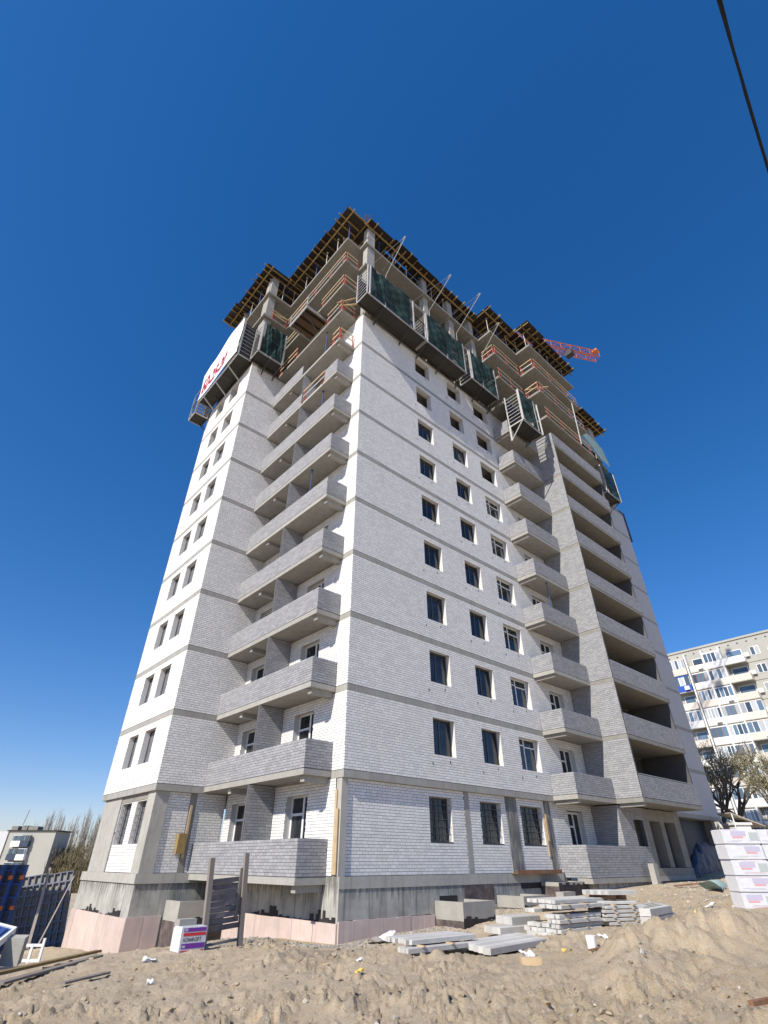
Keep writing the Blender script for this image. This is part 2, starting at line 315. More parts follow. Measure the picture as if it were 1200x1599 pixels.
_A = np.zeros((_n+3, _n+3)); _A[:_n, :_n] = tps_k(_D)+np.eye(_n)*0.05; _A[:_n, _n] = 1; _A[:_n, _n+1:] = GP[:, :2]; _A[_n:, :_n] = _A[:_n, _n:].T
_W = np.linalg.solve(_A, np.concatenate([GP[:, 2], np.zeros(3)]))
def bumpg(x, y, cx, cy, rx, ry, ang=0.0):
    c, s = math.cos(ang), math.sin(ang); u = ((x-cx)*c+(y-cy)*s)/rx; v = (-(x-cx)*s+(y-cy)*c)/ry
    return np.exp(-(u*u+v*v))
def ground(x, y, detail=True):
    x = np.atleast_1d(np.asarray(x, float)); y = np.atleast_1d(np.asarray(y, float)); z = np.full(x.shape, _W[_n])+_W[_n+1]*x+_W[_n+2]*y
    for i in range(_n): z = z+_W[i]*tps_k(np.hypot(x-GP[i, 0], y-GP[i, 1]))
    d = np.hypot(x-5, y-2); t = np.clip((d-28)/40, 0, 1); t = t*t*(3-2*t)
    far = -3.6-np.clip((y-20)/130, 0, 1)*6.5-np.clip((-x-10)/60, 0, 1)*1.5+np.clip((x-40)/60, 0, 1)*0.4
    z = np.clip(z, -7.5, -2.9)*(1-t)+far*t
    # spoil heaps and the ridge pushed up in front of the stacks
    hv = 1+0.9*fbm(x, y, 1.1, 4, 51)+0.9*fbm(x, y, 2.9, 4, 52, .6)
    z = z+np.clip(hv, .5, 1.35)*0.36*bumpg(x, y, 0.35, -9.15, 1.1, 0.6, 0.5)+hv*0.48*bumpg(x, y, 2.0, -10.2, 2.6, 0.9, 0.1)+hv*0.22*bumpg(x, y, -1.5, -10.2, 1.5, 0.5, 0.4)+hv*0.13*bumpg(x, y, -2.4, -6.4, 1.9, 0.4, -0.1)
    z = z+0.16*bumpg(x, y, -4.6, -4.0, 1.6, 0.5, 0.9)+0.18*bumpg(x, y, -2.0, 2.6, 1.8, 0.8, 0.3)+0.25*bumpg(x, y, -4.6, 12.0, 0.8, 3.5)
    z = z+0.45*bumpg(x, y, 28.5, -1.0, 3.0, 1.0)+0.12*bumpg(x, y, 5.4, -0.9, 0.8, 0.7)
    if detail:
        near = np.clip(1.2-np.hypot(x+6, y+8)/40, 0.25, 1)
        wall = np.clip(np.maximum(np.maximum(-x-0.3, -y-0.3), 0)/1.5, 0.15, 1)
        rough = np.clip(1.0-np.hypot(x+4, y+5)/18, 0.35, 1)
        n1 = fbm(x, y, 0.45, 3, 3)*0.07; n2 = fbm(x, y, 1.5, 4, 9)
        patch = np.clip(fbm(x, y, 0.33, 3, 77)*2.2+0.45, 0, 1)                   # churned areas between driven-flat ones
        u = (x*.745-y*.667)+0.25*n2; v = x*.667+y*.745
        cl = np.abs(fbm(u*0.55, v*1.5, 2.2, 5, 21, 0.62)); n3 = -np.clip(0.10-cl, 0, 1)*1.7      # torn crevices, mostly across the view
        n4 = np.maximum(fbm(x, y, 4.5, 4, 33, 0.6)-0.05, 0)*0.36
        tr = 0.0
        for v0, am in ((-14.9, 1), (-12.9, .8)):                                                   # tyre ruts across the foreground
            q = (v-v0-0.25*np.sin(u*.35)); tr = tr-am*0.09*np.exp(-(q/.22)**2)*(0.7+0.3*np.sin(u*17))+am*0.05*np.exp(-((np.abs(q)-.42)/.14)**2)
        z = z+(n1+n2*0.05)*near*wall+(n3*rough+n4*rough)*near*wall*(.25+.75*patch)+tr*near*wall
    return z
def gz(x, y): return float(ground(x, y)[0])
def build_ground():
    rr = [0.6]
    while rr[-1] < 75: rr.append(rr[-1]*(1.0105 if 5 < rr[-1] < 32 else 1.03))
    while rr[-1] < 4000: rr.append(rr[-1]*1.18)
    rr = np.array(rr)
    th = np.concatenate([np.linspace(YAW-0.85, YAW+0.85, 620), np.linspace(YAW+0.85, YAW-0.85+2*math.pi, 150)[1:-1]])
    Rr, T = np.meshgrid(rr, th, indexing='ij'); X = CAM[0]+Rr*np.cos(T); Y = CAM[1]+Rr*np.sin(T)
    Z = ground(X.ravel(), Y.ravel()).reshape(X.shape)
    nr, nth = X.shape; V = np.stack([X, Y, Z], -1).reshape(-1, 3); V = np.vstack([V, [CAM[0], CAM[1], -4.3]])
    i, j = np.meshgrid(np.arange(nr-1), np.arange(nth), indexing='ij'); j2 = (j+1) % nth
    Q = np.stack([i*nth+j, (i+1)*nth+j, (i+1)*nth+j2, i*nth+j2], -1).reshape(-1, 4)
    me = bpy.data.meshes.new('ground'); me.vertices.add(len(V)); me.vertices.foreach_set('co', V.ravel().astype(np.float32))
    tri = np.array([[nth*nr, k, (k+1) % nth] for k in range(nth)])
    nl = Q.size+tri.size; me.loops.add(nl); me.loops.foreach_set('vertex_index', np.concatenate([Q.ravel(), tri.ravel()]).astype(np.int32))
    me.polygons.add(len(Q)+len(tri)); st = np.concatenate([np.arange(len(Q))*4, len(Q)*4+np.arange(len(tri))*3]); me.polygons.foreach_set('loop_start', st.astype(np.int32))
    me.update(calc_edges=True); me.validate(); me.materials.append(M['soil'])
    me.polygons.foreach_set('use_smooth', [True]*len(me.polygons))
    o = bpy.data.objects.new('ground', me); COL.objects.link(o); o['kind'] = 'structure'
build_ground()

# ------------------------------------------------------------------ the tower
H = 3.0
T = thing('apartment_tower', 'white brick high-rise under construction with bare concrete floors on top', 'building', (0, 0, -4.7))
EX = np.array((1.0, 0, 0)); EY = np.array((0, 1.0, 0)); EZ = np.array((0, 0, 1.0))

def grid_cells(u0, u1, v0, v1, ops):
    us = sorted({u0, u1, *[o[0] for o in ops if u0 < o[0] < u1], *[o[1] for o in ops if u0 < o[1] < u1]})
    vs_ = sorted({v0, v1, *[o[2] for o in ops if v0 < o[2] < v1], *[o[3] for o in ops if v0 < o[3] < v1]})
    for a, b in zip(us, us[1:]):
        for c, d in zip(vs_, vs_[1:]):
            if not any(o[0] <= (a+b)/2 <= o[1] and o[2] <= (c+d)/2 <= o[3] for o in ops): yield a, b, c, d
def core(mb, o, u, n, u0, u1, v0, v1, ops, depth, mi=0, mr=1):
    """wall body with openings: front and back skins, reveals round each opening, closed edges"""
    o = np.array(o, float)
    def P(a, b, d): return o+u*a+EZ*b+n*d
    flip = np.dot(np.cross(u, EZ), n) < 0
    def q(pts, m): mb.add(pts[::-1] if flip else pts, [(0, 1, 2, 3)], m)
    for a, b, c, d in grid_cells(u0, u1, v0, v1, ops):
        q([P(a, c, 0), P(b, c, 0), P(b, d, 0), P(a, d, 0)], mi); q([P(b, c, -depth), P(a, c, -depth), P(a, d, -depth), P(b, d, -depth)], mi)
    for (a, b, c, d) in ops+[(u1, u0, v1, v0)]:
        m = mr if a < b else mi
        q([P(a, c, 0), P(a, d, 0), P(a, d, -depth), P(a, c, -depth)], m); q([P(b, c, 0), P(b, c, -depth), P(b, d, -depth), P(b, d, 0)], m)
        q([P(a, c, 0), P(a, c, -depth), P(b, c, -depth), P(b, c, 0)], m); q([P(a, d, 0), P(b, d, 0), P(b, d, -depth), P(a, d, -depth)], m)
BR = {'w': [], 'g': [], 'd': []}
def brick_rects(u0, u1, v0, v1, ops, L=0.26, C_=0.098, J=0.0125, seed=0):
    rn = random.Random(seed*7919+int(u1*100)+int(v0*31)); out = []; v0 = v0+0.014; nrow = max(1, round((v1-v0)/C_)); c = (v1-v0)/nrow
    for i in range(nrow):
        a = v0+i*c+J/2; b = v0+(i+1)*c-J/2; m = (a+b)/2
        iv = [(u0, u1)]
        for o in ops:
            if o[2] < m < o[3]:
                nv = []
                for p, q in iv:
                    if o[1] <= p or o[0] >= q: nv.append((p, q)); continue
                    if o[0] > p: nv.append((p, o[0]))
                    if o[1] < q: nv.append((o[1], q))
                iv = nv
        off = (0.5*L if i % 2 else 0.0)+rn.uniform(-.012, .012)
        if i % 5 == 4: off += L*0.25
        for p, q in iv:
            k = math.floor((p-u0-off)/L); x = u0+off+k*L
            while x < q:
                s = max(x, p); e = min(x+L, q)
                if e-s > 0.03: out.append((s+(J*.45 if s > p else 0), e-(J*.45 if e < q else 0), a, b))
                x += L
    return out
def bricks(key, o, u, n, u0, u1, v0, v1, ops, proud=0.0035, **kw):
    rs = brick_rects(u0, u1, v0, v1, ops, **kw)
    BR[key].append((np.array(o, float), np.array(u, float), np.array(n, float), np.array(rs), proud))
def brick_mesh_data(groups):
    rng = np.random.default_rng(5); VV = []; FF = []; base = 0
    for o, u, n, r, pr in groups:
        if not len(r): continue
        k = len(r); d = pr+rng.uniform(-0.0008, 0.0006, k); dz = np.full(k, -0.006)
        U = np.stack([r[:, 0], r[:, 1], r[:, 1], r[:, 0]]*2, 1); W = np.stack([r[:, 2], r[:, 2], r[:, 3], r[:, 3]]*2, 1); D = np.stack([dz]*4+[d]*4, 1)
        P = o+U[..., None]*u+W[..., None]*EZ+D[..., None]*n; VV.append(P.reshape(-1, 3))
        F = np.array([(4, 5, 6, 7), (0, 1, 5, 4), (1, 2, 6, 5), (2, 3, 7, 6), (3, 0, 4, 7)])
        if np.dot(np.cross(u, EZ), n) < 0: F = F[:, ::-1]
        FF.append((np.arange(k)[:, None, None]*8+F+base).reshape(-1, 4)); base += 8*k
    return np.vstack(VV), np.vstack(FF)
def raw_mesh(name, V, F, mats, midx=None):
    me = bpy.data.meshes.new(name); me.vertices.add(len(V)); me.vertices.foreach_set('co', V.ravel().astype(np.float32)); k = F.shape[1]
    me.loops.add(F.size); me.loops.foreach_set('vertex_index', F.ravel().astype(np.int32)); me.polygons.add(len(F)); me.polygons.foreach_set('loop_start', (np.arange(len(F))*k).astype(np.int32))
    for mm in mats: me.materials.append(M[mm])
    if midx is not None: me.polygons.foreach_set('material_index', midx.astype(np.int32))
    me.update(calc_edges=True); me.validate(); me.shade_flat(); return me

WA = [(4.73, 6.12), (8.02, 9.45), (10.93, 12.61)]           # window bays of the right-hand facade
WL = [(10.10, 11.40), (12.27, 13.50)]                        # window bays of the left wing
XA, XB, XP, XL, XE = 13.17, 16.96, 16.96, 24.44, 35.0        # facade breaks
LBX, LBY, LBE = -3.325, 8.45, 15.3
PB = 4.42                                                     # party wall of the left balconies
RD = (2.12, 3.52); LD = (6.55, 7.90)                          # balcony door bays
SETB = 0.24

# brick skins, one wall part per facade (mortar body) and the bricks on it
def storey_ops(cols, z): return [(a, b, z+0.95, z+2.48) for a, b in cols]
wallA = MB(); wallB = MB(); wallS = MB(); wallF = MB()
for k in range(9):
    z0 = 3*k; z1 = z0+2.75
    opsA = storey_ops(WA, z0)+[(14.55, 16.0, z0+0.06, z0+2.40)]
    core(wallA, (0, 0, 0), EX, -EY, 0, 16.96, z0, z1, opsA, 0.38)
    bricks('w', (0, 0, 0), EX, -EY, 0.0, 16.96, z0, z1, opsA, seed=k)
    opsB = [(RD[0], RD[1], z0+0.06, z0+2.40), (LD[0], LD[1], z0+0.06, z0+2.40)]
    core(wallB, (0, 0, 0), EY, -EX, 0.383, LBY, z0, z1, opsB, 0.38)
    bricks('w', (0, 0, 0), EY, -EX, 0.0, LBY, z0, z1, opsB, seed=20+k)
    core(wallS, (0, LBY, 0), EX, -EY, LBX, -0.003, z0, z1, [], 0.38)
    bricks('w', (0, LBY, 0), EX, -EY, LBX, 0.0, z0, z1, [], seed=40+k)
    opsF = storey_ops(WL, z0)
    core(wallF, (LBX, 0, 0), EY, -EX, LBY+0.383, LBE, z0, z1, opsF, 0.38)
    bricks('w', (LBX, 0, 0), EY, -EX, LBY, LBE, z0, z1, opsF, seed=60+k)
# ground floor, set back 0.16 m under the slab edge
GS = 0.16; g0, g1 = -3.1, -0.25
opsG = [(4.45, 5.76, -2.06, -0.55), (7.60, 9.05, -2.06, -0.55), (10.50, 12.25, -2.06, -0.55), (14.52, 15.95, -3.04, -0.58)]
core(wallA, (0, GS, 0), EX, -EY, 0.30, 16.96, g0, g1, opsG, 0.38)
skip = [(6.56, 6.88, -9, 9), (9.40, 10.22, -9, 9), (12.45, 12.95, -9, 9)]
bricks('w', (0, GS, 0), EX, -EY, 0.30, 16.96, g0, g1, opsG+skip, seed=91)
opsGB = [(RD[0], RD[1], -3.04, -0.6), (LD[0], LD[1], -3.04, -0.6)]
core(wallB, (0, 0, 0), EY, -EX, 0.40, LBY, g0, g1, opsGB, 0.38)
bricks('w', (0, 0, 0), EY, -EX, 0.42, LBY, g0, g1, opsGB, seed=92)
core(wallS, (0, LBY+GS, 0), EX, -EY, -2.62, -0.003, g0, g1, [], 0.3)
bricks('w', (0, LBY+GS, 0), EX, -EY, -2.62, -1.66, g0, g1, [], seed=93)
bricks('w', (0, LBY+GS, 0), EX, -EY, -1.36, 0.0, g0, g1, [], seed=94)
opsGF = [(9.50, 10.62, -2.12, -0.53), (11.28, 12.55, -2.12, -0.53)]
core(wallF, (LBX+GS, 0, 0), EY, -EX, 9.40, 12.60, g0, g1, opsGF, 0.3)
bricks('w', (LBX+GS, 0, 0), EY, -EX, 9.40, 12.60, g0, -0.35, opsGF, seed=95)
for nm, mb in (('facade_wall', wallA), ('balcony_wall', wallB), ('wing_side_wall', wallS), ('wing_front_wall', wallF)): mb.build(nm, ['mortar', 'reveal'], T)

# rendered end wall beyond the loggias (grey), bands stay visible at the slabs
ew = MB()
for k in range(9): ew.box(XL+0.003, XE, 0, 0.38, 3*k, 3*k+2.75)
ew.build('end_wall', 'plaster', T)
eg = MB(); eg.box(XL+0.003, XE-0.4, 0.9, 1.2, -4.6, -0.25); eg.build('recessed_wall', 'membrane_and_shade', T)
for q in ((26.2, 26.7), (33.8, 34.4)): MB().box(*q, 0.25, 0.75, -4.6, -0.25).build('column', 'conc', T)

# floor slabs
main_poly = [(-0.004, -0.004), (XE, -0.004), (XE, LBE), (LBX-0.004, LBE), (LBX-0.004, LBY-0.004), (-0.004, LBY-0.004)]
for k in range(9):
    MB().prism(main_poly, 3*k-0.247, 3*k-0.003).build('floor_slab', 'conc_b', T)
MB().prism([(0.35, 0.35), (XE-.3, 0.4), (XE-.3, LBE-.3), (LBX+.4, LBE-.3), (LBX+.4, LBY+.35), (0.38, LBY+.35)], -3.3, -3.11).build('floor_slab', 'conc', T)
full_poly = [(0, 0), (XA, 0), (XA, -1.36), (XB, -1.36), (XB, -2.78), (XL, -2.78), (XL, 0), (XE, 0), (XE, LBE), (LBX, LBE), (LBX, LBY), (-1.205, LBY), (-1.205, 0.72), (0, 0.72)]
for k in range(9, 13):
    MB().prism(full_poly, 3*k-0.22, 3*k).build('floor_slab', 'conc', T)
# inner partitions that close the view through the windows
for k in range(-1, 9):
    z = 3*k
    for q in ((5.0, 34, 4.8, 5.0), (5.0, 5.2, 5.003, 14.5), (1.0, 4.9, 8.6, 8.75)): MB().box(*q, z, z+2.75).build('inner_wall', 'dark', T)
# frame of the open floors
for k in range(9, 13):
    z = 3*k; h = 2.78 if k < 12 else 2.55
    for (x0, x1, y0, y1) in ((0.25, 0.95, 0.12, 0.62), (6.4, 6.9, 0.25, 0.75), (9.5, 10.1, 0.25, 0.75), (12.5, 13.0, 0.3, 1.1), (17.0, 17.5, 0.3, 0.8), (23.6, 24.2, 0.3, 0.8), (33.5, 34.6, 0.2, 0.6),
                             (-3.1, -2.5, 8.7, 9.6), (-3.1, -2.5, 13.3, 14.9), (0.3, 0.7, 7.8, 8.4)):
        MB().box(x0, x1, y0, y1, z+0.002, z+h).build('column', 'conc_l', T)
    if k < 12:
        for q in ((3.0, 11, 4.8, 5.0), (14.0, 34, 4.2, 4.4), (3.0, 3.2, 5.003, 14.8), (-0.5, 2.9, 12.0, 12.2)): MB().box(*q, z, z+2.77).build('inner_wall', 'conc', T)
    else:
        for q in ((14.2, 18.0, 1.2, 1.4), (20, 30, 4.2, 4.4), (4, 9, 6, 6.2)): MB().box(*q, z, z+2.5).build('inner_wall', 'conc', T)

# base: stained concrete, pink foam boards, bitumen edge
b = MB()
b.box(0.0, 13.6, 0.003, 0.4, -6.0, -3.1); b.box(13.603, 24.4, -1.2, 0.4, -6.0, -3.45)
b.box(0.0, 0.4, 0.403, LBY, -6.5, -3.103)
b.box(LBX+0.05, -0.003, LBY+0.05, LBY+0.4, -7.0, -3.1); b.box(LBX+0.05, LBX+0.4, LBY+0.403, LBE, -7.5, -3.103)
b.build('base_wall', 'conc_s', T)
for q in ((-0.015, 13.0, -0.02, 0.0), (LBX, -.02, LBY, LBY+.045), (LBX, LBX+.045, LBY+.048, LBE)): MB().box(*q, -3.42, -3.1).build('ledge', 'conc_p', T)
def pink_run(o, u, n, u0, u1, zt, zb, wd):
    x = u0
    while x < u1-0.05:
        e = min(x+wd, u1); jt = RN.uniform(-0.012, 0.012)
        MB().fbox(o, u, EZ, n, x+0.006, e-0.006, zb, zt+jt, 0.003, 0.058+RN.uniform(-.004, .006)).build('foam_board', 'pink', T); x = e
pink_run((0, 0, 0), EX, -EY, 0.0, 4.28, -4.22, -5.6, 0.62)
pink_run((0, 0, 0), EY, -EX, 0.0, LBY, -4.28, -6.2, 1.2)
pink_run((0, LBY+0.05, 0), EX, -EY, LBX+0.0, -2.0, -4.42, -6.4, 0.66)
pink_run((LBX+0.05, 0, 0), EY, -EX, LBY+0.0, LBE, -4.46, -7.2, 3.1)
def tar_run(o, u, n, u0, u1, zb, h0, h1, step=0.16):
    mb = MB(); x = u0
    while x < u1:
        e = min(x+step*RN.uniform(.6, 1.4), u1); mb.fbox(o, u, EZ, n, x, e, zb, zb+RN.uniform(h0, h1)*(0.6+0.4*math.sin(x*2.1)), 0.004, 0.012+RN.uniform(0, .004)); x = e
    mb.build('bitumen_and_shade_coat', 'bitumen_and_shade', T)
tar_run((0, 0, 0), EY, -EX, 0.1, 7.2, -4.30, 0.05, 0.34)
tar_run((LBX+0.05, 0, 0), EY, -EX, 9.3, 14.4, -4.50, 0.06, 0.30)
tar_run((0, 0, 0), EX, -EY, 0.05, 4.2, -4.25, 0.01, 0.05)

# ground-floor pillars and boards stuffed in the gaps
def pil(x0, x1, y0, y1, z0=-3.1, z1=-0.25, m='conc_p'): return MB().box(x0, x1, y0, y1, z0, z1).build('pillar', m, T)
pil(0.02, 0.295, 0.10, 0.40, -3.098); pil(6.565, 6.875, GS-0.012, GS+0.05, m='conc_b'); pil(9.41, 10.21, GS-0.03, GS+0.05, m='conc_s'); pil(12.46, 12.94, GS-0.03, GS+0.05, m='conc_s')
pil(LBX+0.10, -2.64, LBY+0.10, 9.38, -3.1, -0.25); pil(LBX+0.10, LBX+0.5, 12.62, 14.9, -3.1, -0.25); pil(-1.64, -1.38, LBY+GS-0.015, LBY+GS+0.05, m='conc')
MB().box(LBX+0.13, LBX+0.4, 9.403, 12.597, -0.50, -0.25).build('lintel', 'conc', T)
for (x0, x1, y0, y1, z0, z1) in ((-0.03, 0.01, 0.30, 0.41, -3.05, -0.62), (-0.05, -0.01, 0.16, 0.29, -3.05, -1.20), (12.30, 12.42, GS-.05, GS-.01, -2.5, -1.0), (12.36, 12.46, GS-.09, GS-.055, -1.9, -0.8), (-1.62, -1.52, LBY+.08, LBY+.12, -2.6, -0.7)):
    MB().box(x0, x1, y0, y1, z0, z1).build('board', 'wood', T)
MB().box(-1.95, -1.62, LBY-0.08, LBY+0.14, -2.45, -1.75).build('hatch_board', 'ywood', T)
b = MB(); b.box(9.65, 12.5, -0.006, 0.004, -3.62, -3.12); b.build('bitumen_and_shade_coat', 'bitumen_and_shade', T)  # dark sheet painting the shaded gap under the steel channel
b = MB(); b.box(5.98, 7.78, -0.030, -0.021, -3.92, -3.44); b.build('bitumen_and_shade_coat', 'bit_worn_shade', T)  # dark sheet painting the shade of the recess above the light well
b = MB(); b.box(4.62, 5.58, -0.008, 0.002, -3.95, -3.72); b.build('vent_opening', 'bitumen_and_shade', T)

# light wells at the basement windows
def well(x0, x1, y0, y1, zt, zb, zbit, lit_x=True):
    p = empty_part('light_well', T, ((x0+x1)/2, (y0+y1)/2, zb))
    m = MB(); t = 0.14
    m.box(x0, x0+t, y0, y1, zb, zt); m.box(x0+t+.001, x1-t-.001, y0, y0+t, zb, zt); m.box(x1-t, x1, y0, y1, zb, zt)
    m.build('well_wall', 'conc_l', p)
    n = MB(); n.box(x0-0.006, x0+0.002, y0-0.004, y1, zb, zbit); n.build('bitumen_and_shade_coat', 'bit_worn_shade', p)
    n = MB(); x = x0-0.006
    while x < x1:
        e = min(x+RN.uniform(.1, .3), x1); n.box(x, e, y0-0.010, y0+0.002, zb, zbit+RN.uniform(0.02, .14)); x = e
    n.build('bitumen_and_shade_coat', 'bitumen_and_shade', p)
well(-1.93, 0.55-0.6, 7.15, LBY-0.003, -3.95, -6.0, -4.55)
well(4.33, 6.05, -1.34, -0.025, -3.84, -5.4, -4.35)
well(7.9, 9.6, -1.30, -0.025, -3.78, -5.2, -4.15)
well(11.08, 13.4, -0.9, -0.025, -3.41, -5.0, -3.55)

# windows ---------------------------------------------------------------
def window(o, u, n, u0, u1, v0, v1, frame_m, glass_m, mull=(0.45,), trans=(), fw=0.06, name='window', grille=False):
    p = empty_part(name, T, np.array(o)+u*u0+EZ*v0-n*SETB)
    fr = MB(); d0, d1 = -SETB-0.06, -SETB
    a, b_, c, d = u0+.004, u1-.004, v0+.004, v1-.004
    fr.fbox(o, u, EZ, n, a, a+fw, c, d, d0, d1); fr.fbox(o, u, EZ, n, b_-fw, b_, c, d, d0, d1)
    fr.fbox(o, u, EZ, n, a+fw, b_-fw, c, c+fw, d0, d1-.001); fr.fbox(o, u, EZ, n, a+fw, b_-fw, d-fw, d, d0, d1-.001)
    for mx in mull:
        x = u0+(u1-u0)*mx; fr.fbox(o, u, EZ, n, x-fw*.6, x+fw*.6, c+fw, d-fw, d0, d1-.002)
    for (t0, t1, tv) in trans:
        fr.fbox(o, u, EZ, n, u0+(u1-u0)*t0, u0+(u1-u0)*t1, v0+(v1-v0)*tv-fw*.5, v0+(v1-v0)*tv+fw*.5, d0, d1-.003)
    fr.build('frame', frame_m, p)
    MB().fbox(o, u, EZ, n, a+fw*.5, b_-fw*.5, c+fw*.5, d-fw*.5, -SETB-0.045, -SETB-0.03).build('pane', glass_m, p)
    if grille:
        g = MB(); k = 4
        for i in range(1, k): x = u0+(u1-u0)*i/k; g.fbox(o, u, EZ, n, x-.009, x+.009, c, d, -0.10, -0.085)
        for i in range(1, 6): y = v0+(v1-v0)*i/6; g.fbox(o, u, EZ, n, a, b_, y-.009, y+.009, -0.083, -0.068)
        g.build('grille', 'gframe', p)
    return p
for ci, (a, b_) in enumerate(WA):
    if ci < 2: w0 = window((0, 0, 0), EX, -EY, a, b_, .95, 2.48, 'gframe', 'glass')
    else: w0 = window((0, 0, 0), EX, -EY, a, b_, .95, 2.48, 'pvc', 'glass', mull=(0.42,), trans=((0.05, 0.42, 0.78), (0.42, 0.95, 0.74)), fw=0.055)
    for k in range(1, 7 if ci < 2 else 6): dup(w0, T, (0, 0, 3*k))
for ci, (a, b_) in enumerate(WL):
    w0 = window((LBX, 0, 0), EY, -EX, a, b_, .95, 2.48, 'gframe', 'glass_l', mull=(0.5,))
    for k in range(1, 7): dup(w0, T, (0, 0, 3*k))
for (a, b_, c, d) in opsG[:3]: window((0, GS, 0), EX, -EY, a, b_, c, d, 'gframe', 'glass', grille=True)
for (a, b_, c, d) in opsGF: window((LBX+GS, 0, 0), EY, -EX, a, b_, c, d, 'gframe', 'glass_l', grille=True)
def door_set(o, u, n, a, b_, zf, zt, flip):
    """balcony door with transom beside a dark full-height sash"""
    tr = ((0.40, 0.97, 0.74),) if flip else ((0.03, 0.60, 0.74),)
    return window(o, u, n, a, b_, zf, zt, 'pvc', 'glass', mull=((0.40,) if flip else (0.60,)), trans=tr, fw=0.085, name='balcony_door')
d0 = door_set((0, 0, 0), EY, -EX, RD[0], RD[1], 0.06, 2.40, True); d1 = door_set((0, 0, 0), EY, -EX, LD[0], LD[1], 0.06, 2.40, True)
d2 = door_set((0, 0, 0), EX, -EY, 14.55, 16.0, 0.06, 2.40, False)
for k in range(1, 7):
    for d_ in (d0, d1, d2): dup(d_, T, (0, 0, 3*k))
door_set((0, 0, 0), EY, -EX, RD[0], RD[1], -3.04, -0.60, True); door_set((0, 0, 0), EY, -EX, LD[0], LD[1], -3.04, -0.60, True); door_set((0, GS, 0), EX, -EY, 14.52, 15.95, -3.04, -0.58, False)

ah = bpy.data.meshes.new('anchor_hole'); _m = MB().box(-.022, .022, -.004, .012, -.045, .045); ah.from_pydata(_m.v, [], _m.f); ah.materials.append(M['bitumen_and_shade'])
for k in range(9):
    for (a, b_) in WA:
        for (x, z) in ((a+.66*(b_-a), .80), (a-.12, .62)):
            o = bpy.data.objects.new('anchor_hole', ah); COL.objects.link(o); o.parent = T; o.location = Vector((x+RN.uniform(-.05, .05), -.008, 3*k+z+RN.uniform(-.04, .03)))-ORG[T.name]
# balconies -------------------------------------------------------------
def relief(mb, o, u, n, u0, u1, v0, v1, seed, mi=1, proud=0.010, ops=()):
    o = np.array(o, float)
    for (a, b_, c, d) in brick_rects(u0, u1, v0, v1, list(ops), seed=seed):
        pr = proud+RN.uniform(-.003, .002); mb.fbox(o, u, EZ, n, a, b_, c, d, -0.004, pr, mi)
def parapet(par, segs, z0, h, seed, name='parapet'):
    """segs: (origin, u, outward n, u0, u1); body 0.12 thick with brick relief outside and a plain inner face"""
    mb = MB()
    for i, (o, u, n, u0, u1) in enumerate(segs):
        mb.fbox(o, u, EZ, n, u0, u1, z0+.002, z0+h, -0.12, 0.0, 0); relief(mb, o, u, n, u0, u1, z0+.004, z0+h, seed+i)
    return mb.build(name, ['mortar_g', 'gbrick'], par)
BX, BY = -1.205, 0.72
def left_balcony(k, par_segs=None, slab=True):
    z = 3*k if k >= 0 else -3.12
    p = empty_part('balcony', T, (BX/2, 4.5, z-0.2))
    MB().box(BX, -0.016, BY, LBY-.016, z-0.20, z-.001).build('slab', 'conc_l', p)
    for (ya, yb) in ((BY+0.16, BY+0.40), (6.2, 6.42)): MB().box(-1.05, -0.012, ya, yb, z-0.40, z-0.201).build('beam', 'conc_l', p)
    return p, z
for k in range(0, 9):
    p, z = left_balcony(k)
    if k < 7:
        parapet(p, [((BX, 0, 0), EY, -EX, BY, LBY-.014), ((0, BY, 0), EX, -EY, BX, -.02)], z, 0.97, 100+k)
    elif k == 7:
        parapet(p, [((BX, 0, 0), EY, -EX, 4.42, LBY-.014)], z, 0.97, 100+k)
        parapet(p, [((BX, 0, 0), EY, -EX, BY, 1.95), ((0, BY, 0), EX, -EY, BX, -.02)], z, 0.97, 120)
    else:
        parapet(p, [((BX, 0, 0), EY, -EX, 4.75, LBY-.014)], z, 0.97, 100+k)
    if k < 8:
        m = MB(); m.box(BX+0.0, -.016, PB, PB+0.12, z+.003, z+2.79, 0); relief(m, (0, PB, 0), EX, -EY, BX+.02, -.03, z+.01, z+2.78, 140+k)
        m.build('party_wall', ['mortar_g', 'gbrick'], p)
# ground-floor balcony: bricks as single pieces
p, z = left_balcony(-1)
mb = MB(); mb.box(BX, BX+.12, BY, LBY+.25, z+.002, z+1.05); mb.box(BX+.121, -.02, BY, BY+.12, z+.002, z+1.05); mb.build('parapet', 'mortar_g', p)
m = MB(); m.box(BX, -.016, PB, PB+0.12, z+.003, -0.21, 0); relief(m, (0, PB, 0), EX, -EY, BX+.02, -.03, z+.01, -0.22, 150); m.build('party_wall', ['mortar_g', 'gbrick'], p)
rects = brick_rects(BY, LBY+.25, z+.004, z+1.05, [], seed=3)
cache = {}
singles = sorted(rects, key=lambda r: -(r[1]-r[0]))[:300]; rest = [r for r in rects if r not in set(singles)]
for (a, b_, c, d) in singles:
    key = round(b_-a, 2); hh = d-c
    if key not in cache:
        me = bpy.data.meshes.new('brick'); s = MB().box(0, 0.016, 0, key, 0, hh); me.from_pydata(s.v, [], s.f); me.materials.append(M['gbrick']); cache[key] = me
    o = bpy.data.objects.new('brick', cache[key]); COL.objects.link(o); o.parent = p
    o.location = Vector((BX-0.010-RN.uniform(-.003, .002), a, c))-ORG[p.name]
mb = MB()
for (a, b_, c, d) in rest: mb.box(BX-.010, BX+.004, a, b_, c, d)
relief(mb, (0, BY, 0), EX, -EY, BX, -.02, z+.004, z+1.05, 4, mi=0); tag(mb.build('brickwork', 'gbrick', p), kind='stuff')

